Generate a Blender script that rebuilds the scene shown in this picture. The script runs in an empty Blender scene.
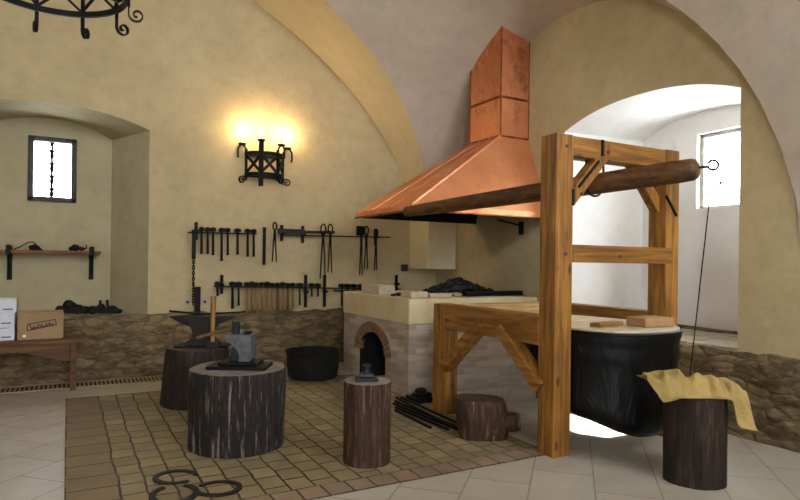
import bpy, bmesh, math, random
from mathutils import Vector, Matrix, noise
random.seed(7)
PI = math.pi
SC = bpy.context.scene
COL = SC.collection
R = math.radians

# ------------------------------------------------------------------ materials
def lin(h):
    h = h.lstrip('#')
    o = []
    for i in (0, 2, 4):
        v = int(h[i:i+2], 16)/255
        o.append(v/12.92 if v <= .04045 else ((v+.055)/1.055)**2.4)
    return (*o, 1)

class N:
    """small node-tree helper"""
    def __init__(s, name):
        s.m = bpy.data.materials.new(name); s.m.use_nodes = True
        s.t = s.m.node_tree; s.n = s.t.nodes; s.b = s.n['Principled BSDF']
        s.co = s.n.new('ShaderNodeTexCoord').outputs['Object']
    def link(s, a, b): s.t.links.new(a, b); return s
    def mapping(s, scale=(1, 1, 1), rot=(0, 0, 0), loc=(0, 0, 0), src=None):
        k = s.n.new('ShaderNodeMapping'); k.inputs['Scale'].default_value = scale
        k.inputs['Rotation'].default_value = rot; k.inputs['Location'].default_value = loc
        s.link(src or s.co, k.inputs['Vector']); return k.outputs[0]
    def noise(s, scale, detail=4, rough=.55, vec=None, dist=0):
        k = s.n.new('ShaderNodeTexNoise'); k.inputs['Scale'].default_value = scale
        k.inputs['Detail'].default_value = detail; k.inputs['Roughness'].default_value = rough
        k.inputs['Distortion'].default_value = dist
        s.link(vec or s.co, k.inputs['Vector']); return k.outputs['Fac']
    def ramp(s, fac, stops):
        k = s.n.new('ShaderNodeValToRGB'); e = k.color_ramp.elements
        while len(e) < len(stops): e.new(.5)
        for i, (p, c) in enumerate(stops):
            e[i].position = p; e[i].color = lin(c) if isinstance(c, str) else c
        s.link(fac, k.inputs[0]); return k.outputs[0]
    def mix(s, fac, a, b, mode='MIX'):
        k = s.n.new('ShaderNodeMix'); k.data_type = 'RGBA'; k.blend_type = mode
        for sock, v in ((k.inputs[0], fac), (k.inputs[6], a), (k.inputs[7], b)):
            if isinstance(v, (int, float)): sock.default_value = v
            elif isinstance(v, str): sock.default_value = lin(v)
            elif isinstance(v, tuple): sock.default_value = v
            else: s.link(v, sock)
        return k.outputs[2]
    def bump(s, h, strength=.3, dist=.02, prev=None):
        k = s.n.new('ShaderNodeBump'); k.inputs['Strength'].default_value = strength
        k.inputs['Distance'].default_value = dist; s.link(h, k.inputs['Height'])
        if prev: s.link(prev, k.inputs['Normal'])
        s.link(k.outputs[0], s.b.inputs['Normal']); return k.outputs[0]
    def done(s, color=None, rough=.8, metal=0, spec=.5):
        if isinstance(color, str): s.b.inputs['Base Color'].default_value = lin(color)
        elif color is not None: s.link(color, s.b.inputs['Base Color'])
        if isinstance(rough, (int, float)): s.b.inputs['Roughness'].default_value = rough
        else: s.link(rough, s.b.inputs['Roughness'])
        s.b.inputs['Metallic'].default_value = metal
        s.b.inputs['Specular IOR Level'].default_value = spec
        return s.m

def simple(name, c1, c2, scale=8, rough=.7, metal=0, bump=.15, dist=.01, spec=.5, stretch=(1, 1, 1)):
    k = N(name); v = k.mapping(stretch)
    n = k.noise(scale, 5, .6, v)
    k.bump(k.noise(scale*3, 4, .6, v), bump, dist)
    return k.done(k.ramp(n, [(.3, c1), (.7, c2)]), rough, metal, spec)

def plaster(name, c1, c2, c3):
    k = N(name)
    a = k.noise(1.1, 5, .6); b = k.noise(6, 6, .65)
    c = k.ramp(a, [(.3, c1), (.6, c2)])
    c = k.mix(k.ramp(b, [(.45, (0, 0, 0, 1)), (.75, (.45, .45, .45, 1))]), c, c3)
    p = k.bump(k.noise(3.5, 5, .6), .35, .035)
    k.bump(k.noise(28, 5, .65), .22, .006, p)
    return k.done(c, .9, 0, .25)

def wood(name, c1, c2, c3, axis=2, fine=1, rough=.55, spec=.35):
    k = N(name); st = [14, 14, 14]; st[axis] = .9
    v = k.mapping(tuple(st))
    n = k.noise(1.6*fine, 6, .6, v, .6)
    c = k.ramp(n, [(.34, c1), (.5, c2), (.66, c3)])
    big = k.noise(2.5, 3, .5)
    c = k.mix(k.ramp(big, [(.35, (0, 0, 0, 1)), (.75, (.5, .5, .5, 1))]), c, c1)
    kn = k.n.new('ShaderNodeTexVoronoi'); kn.inputs['Scale'].default_value = 1
    s2 = [5.5, 5.5, 5.5]; s2[axis] = 2.4
    k.link(k.mapping(tuple(s2)), kn.inputs['Vector'])
    c = k.mix(k.ramp(kn.outputs['Distance'], [(.05, (.85, .85, .85, 1)), (.13, (0, 0, 0, 1))]), c, '#2c1606')
    k.bump(n, .25, .006)
    return k.done(c, rough, 0, spec)

def bark(name, c1, c2, c3, light):
    k = N(name); v = k.mapping((11, 11, 1.1))
    n = k.noise(2.2, 7, .68, v, .4)
    c = k.ramp(n, [(.3, c1), (.52, c2), (.68, c3)])
    v2 = k.mapping((16, 16, 1.6), loc=(3, 1, 2))
    c = k.mix(k.ramp(k.noise(1.6, 6, .7, v2), [(.55, (0, 0, 0, 1)), (.66, (.85, .85, .85, 1))]), c, light)
    k.bump(n, .7, .02)
    return k.done(c, .75, 0, .3)

M = {}
M['wall'] = plaster('wall_plaster', '#ac9b77', '#b7a681', '#998a66')
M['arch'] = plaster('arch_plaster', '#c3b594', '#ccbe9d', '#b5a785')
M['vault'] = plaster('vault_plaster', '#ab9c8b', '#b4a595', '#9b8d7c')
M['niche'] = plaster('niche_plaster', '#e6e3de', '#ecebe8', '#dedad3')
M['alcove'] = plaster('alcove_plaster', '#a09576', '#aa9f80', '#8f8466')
M['iron'] = simple('wrought_iron', '#030303', '#090908', 20, .6, 0, .2, .003, .2)
M['rust'] = simple('rusty_iron', '#110d0b', '#261b15', 18, .7, .2, .3, .004)
M['steel'] = simple('worn_steel', '#3a3c40', '#606367', 14, .55, .3, .15, .003)
M['bluesteel'] = simple('blued_steel', '#090b10', '#171d27', 14, .45, .3, .15, .003)
M['soot_shade'] = simple('soot_shade', '#030302', '#0b0907', 12, .95, 0, .3, .01)
M['coal'] = simple('coal', '#020202', '#090808', 25, .7, 0, .5, .01)
M['timber_x'] = wood('timber_x', '#5a3a14', '#875a22', '#a67530', 0)
M['timber_y'] = wood('timber_y', '#5a3a14', '#875a22', '#a67530', 1)
M['timber_z'] = wood('timber_z', '#5a3a14', '#875a22', '#a67530', 2)
M['timber_sunlit'] = wood('timber_sunlit', '#8a6a3c', '#b4935c', '#c9aa74', 0)  # lighter copy of the timber: sunlight on the cross beam put into its colour
M['log'] = wood('log_wood', '#33200f', '#523216', '#6b4522', 1)
M['shelf'] = wood('shelf_wood', '#4d2808', '#7a4412', '#93591f', 0)
M['bench'] = wood('bench_wood', '#3a210b', '#583612', '#6b4519', 0)
M['handle'] = wood('handle_wood', '#6a471f', '#8f6431', '#a67a44', 2, 2)
M['darkhandle'] = wood('dark_handle_wood', '#3c2813', '#5a3d1f', '#6d4c28', 2, 2)
M['pale'] = wood('pale_wood', '#b79a6c', '#cdb386', '#dcc59c', 0)
M['board'] = wood('board_wood', '#a89878', '#bdae90', '#cdbfa4', 0)
M['bark_black'] = bark('bark_black', '#0b0807', '#1d1613', '#3a2c24', '#7d7368')
M['bark_brown'] = bark('bark_brown', '#1a100a', '#392517', '#5a3d27', '#7b6148')
M['bark_dark'] = bark('bark_dark', '#0d0906', '#20150e', '#352419', '#4a382a')
M['cuttop'] = simple('cut_wood_end', '#4f453c', '#80756a', 9, .8, 0, .3, .006)
M['cutdark'] = simple('dark_cut_wood_end', '#2a2018', '#4a3a2c', 9, .8, 0, .3, .006)
M['leather_black'] = None
k = N('black_leather')
v = k.mapping((5, 5, 1.4)); nn = k.noise(1.5, 5, .6, v, 1.2)
k.bump(nn, .35, .04)
M['leather_black'] = k.done(k.ramp(nn, [(.3, '#020203'), (.7, '#060708')]), .42, 0, .25)
M['hide'] = simple('tan_hide', '#7f6a36', '#a58c52', 3, .85, 0, .8, .04)
M['card'] = simple('cardboard', '#8a6f4e', '#997d5a', 5, .85, 0, .05, .003)
M['white_card'] = simple('white_cardboard', '#b9bcc4', '#c9ccd4', 5, .7, 0, .04, .002)
M['print'] = simple('dark_print', '#14100c', '#1e1813', 5, .8)
M['blueprint'] = simple('blue_print', '#1c2238', '#2a3350', 5, .8)
M['redprint'] = simple('red_print', '#6c2020', '#7c2a2a', 5, .8)
M['sticker'] = simple('white_sticker', '#d8d6d0', '#e6e4de', 5, .7)
M['brick_pale'] = simple('pale_brick', '#a08f78', '#bcab92', 14, .9, 0, .4, .006)
M['brick_pink'] = simple('brown_block', '#8c6a48', '#a58058', 14, .9, 0, .4, .006)
M['plastic'] = simple('dark_blue_plastic', '#0d1420', '#15202f', 5, .4)
M['whiteplastic'] = simple('grey_plastic', '#8f8d86', '#a09e97', 5, .5)
M['wax'] = simple('candle_tube', '#cfc3a4', '#ded3b8', 5, .6)
M['window_frame'] = simple('window_timber', '#2b2a2a', '#464443', 9, .7, 0, .3, .004, stretch=(4, 4, 1))
M['white_frame'] = simple('white_window_timber', '#8c887e', '#a8a49a', 9, .7)
M['grate'] = simple('grate_metal', '#84704c', '#988258', 12, .7, 0)
M['hearthtop'] = simple('hearth_plaster', '#b5a27a', '#c6b591', 4, .85, 0, .25, .008)
M['sill'] = simple('sill_stone', '#8d836f', '#a89d88', 6, .85, 0, .4, .008)
M['ash'] = simple('ash_stone', '#6f675c', '#8d857a', 8, .9)

# copper sheet
k = N('copper_sheet')
a = k.noise(1.6, 5, .6); b = k.noise(7, 6, .7)
c = k.ramp(a, [(.3, '#c87a4c'), (.7, '#de9a6c')])
c = k.mix(k.ramp(b, [(.55, (0, 0, 0, 1)), (.85, (.55, .55, .55, 1))]), c, '#96583a')
k.bump(k.noise(2.2, 4, .5), .2, .03)
M['copper'] = k.done(c, k.ramp(b, [(.3, (.33, .33, .33, 1)), (.7, (.52, .52, .52, 1))]), .6)
k = N('weathered_copper')
a = k.noise(1.8, 5, .6); b = k.noise(3.2, 7, .75, k.mapping((1, 1, .7)))
c = k.ramp(a, [(.3, '#bd7248'), (.7, '#d58f63')])
c = k.mix(k.ramp(b, [(.5, (0, 0, 0, 1)), (.66, (.75, .75, .75, 1))]), c, '#6e3a1f')
k.bump(k.noise(2.2, 4, .5), .3, .03)
M['copper_old'] = k.done(c, .42, .6)
M['copper_seam'] = simple('copper_seam', '#4a2412', '#a8653e', 7, .5, .8, .4, .004)

# rough stone of the low wall
def stone(name, ax):
    k = N(name)
    sc = (4.6, 4.6, 12)
    nz = k.n.new('ShaderNodeTexNoise'); nz.inputs['Scale'].default_value = 3; nz.inputs['Detail'].default_value = 4
    k.link(k.co, nz.inputs['Vector'])
    md = k.n.new('ShaderNodeVectorMath'); md.operation = 'MULTIPLY_ADD'
    md.inputs[1].default_value = (.2, .2, .16)
    k.link(nz.outputs['Color'], md.inputs[0]); k.link(k.co, md.inputs[2])
    v = k.mapping(sc, src=md.outputs[0])
    def vor(f):
        o = k.n.new('ShaderNodeTexVoronoi'); o.feature = f; o.inputs['Scale'].default_value = 1
        k.link(v, o.inputs['Vector']); return o
    v1 = vor('F1'); v2 = vor('DISTANCE_TO_EDGE')
    sp = k.n.new('ShaderNodeSeparateColor'); k.link(v1.outputs['Color'], sp.inputs[0])
    c = k.ramp(sp.outputs[0], [(.0, '#54452f'), (.35, '#65543a'), (.65, '#705e42'), (1, '#837154')])
    c = k.mix(k.ramp(k.noise(9, 6, .7), [(.38, (0, 0, 0, 1)), (.72, (.8, .8, .8, 1))]), c, '#463826')
    c = k.mix(k.ramp(k.noise(5, 6, .75, k.mapping((1, 1, 3.2))), [(.45, (0, 0, 0, 1)), (.62, (.7, .7, .7, 1))]), c, '#8a795c')
    c = k.mix(k.ramp(v2.outputs['Distance'], [(.0, (.35, .35, .35, 1)), (.10, (0, 0, 0, 1))]), c, '#3d3222')
    e = k.ramp(v2.outputs['Distance'], [(0, (0, 0, 0, 1)), (.16, (1, 1, 1, 1))])
    p = k.bump(e, .5, .025)
    k.bump(k.noise(14, 6, .7), .6, .02, p)
    return k.done(c, .92, 0, .2)
M['stone'] = stone('rubble_stone', 0)

def bricktex(k, vec, w, h, mortar, c1, c2, cm, offset=.5, bias=0):
    o = k.n.new('ShaderNodeTexBrick'); o.offset = offset
    k.link(vec, o.inputs['Vector'])
    o.inputs['Color1'].default_value = lin(c1); o.inputs['Color2'].default_value = lin(c2)
    o.inputs['Mortar'].default_value = lin(cm); o.inputs['Scale'].default_value = 1
    o.inputs['Mortar Size'].default_value = mortar; o.inputs['Mortar Smooth'].default_value = .15
    o.inputs['Bias'].default_value = bias
    o.inputs['Brick Width'].default_value = w; o.inputs['Row Height'].default_value = h
    return o

def warp(k, amt, scale):
    nz = k.n.new('ShaderNodeTexNoise'); nz.inputs['Scale'].default_value = scale; nz.inputs['Detail'].default_value = 2
    k.link(k.co, nz.inputs['Vector'])
    md = k.n.new('ShaderNodeVectorMath'); md.operation = 'MULTIPLY_ADD'; md.inputs[1].default_value = (amt, amt, amt)
    k.link(nz.outputs['Color'], md.inputs[0]); k.link(k.co, md.inputs[2]); return md.outputs[0]

# flagstone floor
k = N('flagstones')
v = k.mapping(rot=(0, 0, R(-45)), loc=(.12, .2, 0))
o = bricktex(k, v, .62, .42, .005, '#a1998a', '#aaa293', '#6f6757')
c = k.mix(k.ramp(k.noise(2.2, 6, .65), [(.4, (0, 0, 0, 1)), (.75, (.5, .5, .5, 1))]), o.outputs['Color'], '#8a806c')
k.bump(o.outputs['Fac'], -.4, .006)
M['flag'] = k.done(c, k.ramp(k.noise(5, 4, .6), [(.3, (.3, .3, .3, 1)), (.7, (.5, .5, .5, 1))]), 0, .5)

def paving(name, rotz, w, h, c1, c2, cm, loc=(0, 0, 0), offset=.5):
    k = N(name)
    src = warp(k, .045, 3.5)
    v = k.mapping(rot=(0, 0, rotz), loc=loc, src=src)
    o = bricktex(k, v, w, h, .008, c1, c2, cm, offset)
    c = k.mix(k.ramp(k.noise(2.6, 5, .65), [(.4, (0, 0, 0, 1)), (.75, (.65, .65, .65, 1))]), o.outputs['Color'], '#66573c')
    c = k.mix(k.ramp(k.noise(1.0, 5, .6, k.mapping(loc=(4, 2, 0))), [(.55, (0, 0, 0, 1)), (.72, (.6, .6, .6, 1))]), c, '#4d4132')
    p = k.bump(o.outputs['Fac'], -.9, .012)
    k.bump(k.noise(16, 6, .65), .4, .008, p)
    return k.done(c, .72, 0, .35)
M['paving'] = paving('brick_paving', R(90), .2, .165, '#8f7f5e', '#75684c', '#241c12', loc=(0, -.0325, 0))
M['border_a'] = paving('border_front', 0, .17, .195, '#7f6a58', '#8c7661', '#2a2118', loc=(0, -.1825, 0), offset=0)
M['border_b'] = paving('border_left', R(90), .26, .31, '#7f6a50', '#706048', '#2a2118', loc=(0, -.0425, 0), offset=0)

# hearth brickwork: same courses on both faces
k = N('hearth_brick')
sx = k.n.new('ShaderNodeSeparateXYZ'); k.link(warp(k, .02, 4), sx.inputs[0])
ad = k.n.new('ShaderNodeMath'); ad.operation = 'ADD'; k.link(sx.outputs[0], ad.inputs[0]); k.link(sx.outputs[1], ad.inputs[1])
cb = k.n.new('ShaderNodeCombineXYZ'); k.link(ad.outputs[0], cb.inputs[0]); k.link(sx.outputs[2], cb.inputs[1])
o = bricktex(k, cb.outputs[0], .33, .068, .004, '#b5a796', '#8b7f76', '#a2947f')
c = k.mix(k.ramp(k.noise(1.8, 4, .6, k.mapping((1, 1, 5))), [(.4, (0, 0, 0, 1)), (.7, (.6, .6, .6, 1))]), o.outputs['Color'], '#837059')
p = k.bump(o.outputs['Fac'], -.4, .008); k.bump(k.noise(20, 5, .6), .3, .006, p)
M['hearthbrick'] = k.done(c, .85, 0, .3)

# window glass: clear pane
def glass():
    m = bpy.data.materials.new('window_glass'); m.use_nodes = True
    t = m.node_tree; t.nodes.clear()
    out = t.nodes.new('ShaderNodeOutputMaterial'); mx = t.nodes.new('ShaderNodeMixShader')
    tr = t.nodes.new('ShaderNodeBsdfTransparent'); gl = t.nodes.new('ShaderNodeBsdfGlossy')
    gl.inputs['Roughness'].default_value = .02; mx.inputs[0].default_value = .05
    t.links.new(tr.outputs[0], mx.inputs[1]); t.links.new(gl.outputs[0], mx.inputs[2]); t.links.new(mx.outputs[0], out.inputs[0])
    return m
M['glass'] = glass()
def emit(name, c, s):
    m = bpy.data.materials.new(name); m.use_nodes = True
    b = m.node_tree.nodes['Principled BSDF']
    b.inputs['Base Color'].default_value = lin(c); b.inputs['Emission Color'].default_value = lin(c)
    b.inputs['Emission Strength'].default_value = s; return m
M['bulb'] = emit('lit_bulb', '#ffd9a0', 6)

# ------------------------------------------------------------------ mesh builder
class MB:
    def __init__(s): s.bm = bmesh.new(); s.o = Vector((0, 0, 0))
    def quad(s, *pts):
        s.bm.faces.new([s.bm.verts.new(Vector(p)) for p in pts]); return s
    def box(s, lo, hi, bev=.006, mat=None):
        r = bmesh.ops.create_cube(s.bm, size=1)
        vs = r['verts']
        sz = [hi[i]-lo[i] for i in range(3)]; c = [(hi[i]+lo[i])/2 for i in range(3)]
        for v in vs: v.co = Vector((c[0]+v.co.x*sz[0], c[1]+v.co.y*sz[1], c[2]+v.co.z*sz[2]))
        if mat:
            for v in vs: v.co = mat @ v.co
        if bev > 0:
            es = list({e for v in vs for e in v.link_edges})
            bmesh.ops.bevel(s.bm, geom=es, offset=min(bev, min(abs(x) for x in sz)*.3), segments=2, affect='EDGES', profile=.5)
        return s
    def bar(s, a, b, w, h, bev=.004, up=(0, 0, 1)):
        """rectangular bar from a to b, w across, h in the 'up' direction"""
        a, b = Vector(a), Vector(b); d = b-a; L = d.length; z = d.normalized()
        u = Vector(up); x = u.cross(z)
        if x.length < 1e-4: x = Vector((1, 0, 0)).cross(z)
        x.normalize(); y = z.cross(x)
        m = Matrix((x, y, z)).transposed().to_4x4(); m.translation = a
        return s.box((-w/2, -h/2, 0), (w/2, h/2, L), bev, m)
    def sweep(s, pts, rad, n=8, cap=True, closed=False):
        pts = [Vector(p) for p in pts]
        if not isinstance(rad, (list, tuple)): rad = [rad]*len(pts)
        rings = []; prev = None; L = len(pts)
        for i, p in enumerate(pts):
            if closed: t = pts[(i+1) % L]-pts[i-1]
            else: t = pts[min(i+1, L-1)]-pts[max(i-1, 0)]
            t.normalize()
            if prev is None:
                a = Vector((0, 0, 1)) if abs(t.z) < .9 else Vector((1, 0, 0))
                x = a.cross(t).normalized()
            else:
                x = (prev-t*prev.dot(t))
                x = x.normalized() if x.length > 1e-6 else prev
            prev = x; y = t.cross(x)
            rings.append([s.bm.verts.new(p+(x*math.cos(2*PI*k/n)+y*math.sin(2*PI*k/n))*rad[i]) for k in range(n)])
        m = L if closed else L-1
        for i in range(m):
            A, B = rings[i], rings[(i+1) % L]
            for k in range(n): s.bm.faces.new([A[k], A[(k+1) % n], B[(k+1) % n], B[k]])
        if cap and not closed:
            s.bm.faces.new(rings[0][::-1]); s.bm.faces.new(rings[-1])
        return s
    def flatsweep(s, pts, w, h, normal):
        """rectangular section swept along pts: w along normal, h in plane"""
        pts = [Vector(p) for p in pts]; nrm = Vector(normal).normalized(); rings = []
        for i, p in enumerate(pts):
            t = (pts[min(i+1, len(pts)-1)]-pts[max(i-1, 0)]).normalized(); q = t.cross(nrm).normalized()
            rings.append([s.bm.verts.new(p+nrm*a*w/2+q*b*h/2) for a, b in ((-1, -1), (1, -1), (1, 1), (-1, 1))])
        for A, B in zip(rings, rings[1:]):
            for k in range(4): s.bm.faces.new([A[k], A[(k+1) % 4], B[(k+1) % 4], B[k]])
        s.bm.faces.new(rings[0][::-1]); s.bm.faces.new(rings[-1]); return s
    def cyl(s, a, b, r, r2=None, n=16):
        return s.sweep([a, b], [r, r if r2 is None else r2], n)
    def lathe(s, prof, c=(0, 0, 0), n=32, capb=True, capt=True):
        rings = []
        for r, z in prof:
            rings.append([s.bm.verts.new(Vector((c[0]+r*math.cos(2*PI*k/n), c[1]+r*math.sin(2*PI*k/n), c[2]+z))) for k in range(n)])
        for A, B in zip(rings, rings[1:]):
            for k in range(n): s.bm.faces.new([A[k], A[(k+1) % n], B[(k+1) % n], B[k]])
        if capb: s.bm.faces.new(rings[0][::-1])
        if capt: s.bm.faces.new(rings[-1])
        return s
    def prism(s, poly, axis, lo, hi, bev=0):
        """extrude a 2-D polygon along axis (0,1,2)"""
        def p3(p, t):
            q = [0, 0, 0]; o = [i for i in range(3) if i != axis]
            q[o[0]], q[o[1]], q[axis] = p[0], p[1], t; return Vector(q)
        A = [s.bm.verts.new(p3(p, lo)) for p in poly]; B = [s.bm.verts.new(p3(p, hi)) for p in poly]
        n = len(poly); fs = []
        for k in range(n): fs.append(s.bm.faces.new([A[k], A[(k+1) % n], B[(k+1) % n], B[k]]))
        fs.append(s.bm.faces.new(A[::-1])); fs.append(s.bm.faces.new(B))
        if bev:
            es = list({e for f in fs for e in f.edges})
            bmesh.ops.bevel(s.bm, geom=es, offset=bev, segments=2, affect='EDGES', profile=.5)
        return s
    def ico(s, c, r, sub=2, sq=(1, 1, 1), jit=0):
        q = bmesh.ops.create_icosphere(s.bm, subdivisions=sub, radius=1)
        for v in q['verts']:
            f = 1+jit*(random.random()-.5)
            v.co = Vector((c[0]+v.co.x*r*sq[0]*f, c[1]+v.co.y*r*sq[1]*f, c[2]+v.co.z*r*sq[2]*f))
        return s
    def rot(s, m):
        for v in s.bm.verts: v.co = m @ v.co
        return s
    def build(s, name, mat, parent=None, smooth=None, fix=True):
        if fix: bmesh.ops.recalc_face_normals(s.bm, faces=s.bm.faces[:])
        me = bpy.data.meshes.new(name); s.bm.to_mesh(me); s.bm.free()
        if smooth is not None:
            for p in me.polygons: p.use_smooth = True
            try: me.set_sharp_from_angle(angle=R(smooth))
            except Exception: pass
        o = bpy.data.objects.new(name, me); COL.objects.link(o)
        me.materials.append(M[mat] if isinstance(mat, str) else mat)
        if parent: o.parent = parent
        return o

def tag(o, label, cat, group=None, kind=None):
    o['label'] = label; o['category'] = cat
    if group: o['group'] = group
    if kind: o['kind'] = kind
    return o
def thing(name, label, cat, loc=(0, 0, 0), rz=0, group=None):
    o = bpy.data.objects.new(name, None); COL.objects.link(o)
    o.location = loc; o.rotation_euler = (0, 0, rz); o.empty_display_size = .1
    return tag(o, label, cat, group)
def struct(o, label=None):
    o['kind'] = 'structure'
    if label: o['label'] = label
    return o
def copy_tree(o, label=None, loc=None, rz=None, parent=None):
    c = o.copy(); COL.objects.link(c)
    if parent: c.parent = parent
    for ch in list(o.children): copy_tree(ch, parent=c)
    if label: c['label'] = label
    if loc is not None: c.location = loc
    if rz is not None: c.rotation_euler = (0, 0, rz)
    return c
ORD = ['first', 'second', 'third', 'fourth', 'fifth', 'sixth', 'seventh', 'eighth', 'ninth', 'tenth', 'eleventh', 'twelfth']

# ------------------------------------------------------------------ camera
TH = R(29); FW = Vector((math.sin(TH), math.cos(TH), 0)); RT = Vector((math.cos(TH), -math.sin(TH), 0))
CAMP = Vector((-5.25, -8.27, 1.5))
ro = R(.75); up = Vector((0, 0, 1))
cx = RT*math.cos(ro)+up*math.sin(ro); cy = -RT*math.sin(ro)+up*math.cos(ro); cz = -FW
cd = bpy.data.cameras.new('camera'); co = bpy.data.objects.new('camera', cd); COL.objects.link(co)
mw = Matrix((cx, cy, cz)).transposed().to_4x4(); mw.translation = CAMP
co.matrix_world = mw
cd.sensor_width = 36; cd.lens = 27; cd.shift_y = .015; cd.clip_start = .05
SC.camera = co

# ------------------------------------------------------------------ room shell
# origin = far corner of the room; right wall is x = 0, back wall is y = 0
XL, YF = -12.0, -10.6
def z1(x):
    q = 1-((x+6.79)/6.5)**2
    return 1.4+4.5*math.sqrt(q) if q > 0 else 1.4
def z2(y):
    a = 2.5 if y > -2.95 else 2.64
    q = 1-((y+2.95)/a)**2
    return 1.4+3.13*math.sqrt(q) if q > 0 else 1.4
def z1f(x):
    q = 1-abs((x+6.79)/6.79)**8
    return 1.4+4.5*math.sqrt(q) if q > 0 else 1.4
def lift(x):
    X = -x
    f = .25*X+.32*max(0, X-1.0)
    return f if f < 1.2 else 1.2+1.1*(1-math.exp(-(f-1.2)/1.1))
def arch(t, a, b, spring, rise):
    u = (t-(a+b)/2)/((b-a)/2)
    u = max(-1, min(1, u))
    return spring+rise*(1-abs(u)**2.3)

def frange(a, b, n): return [a+(b-a)*i/(n-1) for i in range(n)]

# alcove in the back wall and window niche in the right wall
AL = dict(a=-6.62, b=-4.346, lo=.78, spring=3.14, rise=.2)
NI = dict(a=-5.045, b=-2.87, lo=.75, spring=3.1, rise=.2)

def wall_cols(us, lo, top, hole, pt):
    """wall made of columns; hole(u) -> (z0,z1) or None"""
    mb = MB(); 
    for u0, u1 in zip(us, us[1:]):
        h = hole((u0+u1)/2)
        if h is None: mb.quad(pt(u0, lo), pt(u1, lo), pt(u1, top(u1)), pt(u0, top(u0)))
        else:
            a0, b0 = hole(u0) or h; a1, b1 = hole(u1) or h
            if a0 > lo: mb.quad(pt(u0, lo), pt(u1, lo), pt(u1, a1), pt(u0, a0))
            mb.quad(pt(u0, b0), pt(u1, b1), pt(u1, top(u1)), pt(u0, top(u0)))
    bmesh.ops.remove_doubles(mb.bm, verts=mb.bm.verts[:], dist=1e-5)
    return mb
def opening(d):
    def f(u):
        if d['a']-1e-6 <= u <= d['b']+1e-6: return d['lo'], arch(u, d['a'], d['b'], d['spring'], d['rise'])
    return f
us = sorted(set([u for u in frange(XL, 0, 40) if not AL['a'] < u < AL['b']]+frange(AL['a'], AL['b'], 33)))
struct(wall_cols(us, 0, lambda u: 6.3, opening(AL), lambda u, z: (u, 0, z)).build('wall_back', 'wall', fix=False))
vs = sorted(set([u for u in frange(YF, 0, 40) if not NI['a'] < u < NI['b']]+frange(NI['a'], NI['b'], 33)))
struct(wall_cols(vs, 0, lambda u: 5.2, opening(NI), lambda u, z: (0, u, z)).build('wall_right', 'wall', fix=False))

def recess(name, d, depth, sa, sb, pt, win, mat):
    """splayed recess behind an opening; win=(a,b,z0,z1) is the window hole in its far wall"""
    mb = MB(); us = frange(d['a'], d['b'], 33)
    fu = lambda u: d['a']+sa+(u-d['a'])/(d['b']-d['a'])*(d['b']-sb-d['a']-sa)
    for u0, u1 in zip(us, us[1:]):
        h0 = arch(u0, d['a'], d['b'], d['spring'], d['rise']); h1 = arch(u1, d['a'], d['b'], d['spring'], d['rise'])
        mb.quad(pt(u0, 0, h0), pt(u1, 0, h1), pt(fu(u1), depth, h1-.03), pt(fu(u0), depth, h0-.03))
        mb.quad(pt(u0, 0, d['lo']), pt(u1, 0, d['lo']), pt(fu(u1), depth, d['lo']+.01), pt(fu(u0), depth, d['lo']+.01))
    for u in (d['a'], d['b']):
        mb.quad(pt(u, 0, d['lo']), pt(u, 0, d['spring']), pt(fu(u), depth, d['spring']-.03), pt(fu(u), depth, d['lo']+.01))
    a, b = fu(d['a']), fu(d['b'])
    ws = sorted(set([fu(u) for u in us]+[win[0], win[1]]))
    def top(u): 
        uu = d['a']+(u-a)/(b-a)*(d['b']-d['a']); return arch(uu, d['a'], d['b'], d['spring'], d['rise'])-.03
    for u0, u1 in zip(ws, ws[1:]):
        m = (u0+u1)/2
        if win[0] < m < win[1]:
            mb.quad(pt(u0, depth, d['lo']+.01), pt(u1, depth, d['lo']+.01), pt(u1, depth, win[2]), pt(u0, depth, win[2]))
            mb.quad(pt(u0, depth, win[3]), pt(u1, depth, win[3]), pt(u1, depth, top(u1)), pt(u0, depth, top(u0)))
        else: mb.quad(pt(u0, depth, d['lo']+.01), pt(u1, depth, d['lo']+.01), pt(u1, depth, top(u1)), pt(u0, depth, top(u0)))
    # reveal of the window hole through the outer wall
    D2 = depth+.28
    for (p, q) in (((win[0], win[2]), (win[1], win[2])), ((win[1], win[2]), (win[1], win[3])), ((win[1], win[3]), (win[0], win[3])), ((win[0], win[3]), (win[0], win[2]))):
        mb.quad(pt(p[0], depth, p[1]), pt(q[0], depth, q[1]), pt(q[0], D2, q[1]), pt(p[0], D2, p[1]))
    bmesh.ops.remove_doubles(mb.bm, verts=mb.bm.verts[:], dist=1e-5)
    return struct(mb.build(name, mat, fix=False, smooth=30))
AW = (-5.70, -5.165, 2.235, 3.06)          # alcove window
NW = (-4.72, -3.86, 2.16, 3.02)            # niche window
recess('wall_alcove', AL, .8, .39, .39, lambda u, d, z: (u, d, z), AW, 'alcove')
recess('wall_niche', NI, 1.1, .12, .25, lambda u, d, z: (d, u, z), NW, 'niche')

# far side of the room, behind the camera: unseen opening added to let in fill daylight
def plain_wall(name, us, top, hole, pt): return struct(wall_cols(us, 0, top, hole, pt).build(name, 'wall', fix=False))
FFILL = [(-5.8, -5.0)]
def fh(u):
    for a, b in FFILL:
        if a <= u <= b: return (.9, 3.3)
plain_wall('wall_front', sorted(set(frange(XL, 0, 30)+[e for w in FFILL for e in w])), lambda u: max(z1(u), 1.4)+.15, fh, lambda u, z: (u, YF, z))
LFILL = [(-7.3, -6.8)]  # unseen side opening, likewise added for fill daylight
def lh(u):
    for a, b in LFILL:
        if a <= u <= b: return (1.3, 3.0)
plain_wall('wall_left', sorted(set(frange(YF, 0, 30)+[e for w in LFILL for e in w])), lambda u: 6.9, lh, lambda u, z: (XL, u, z))

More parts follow.
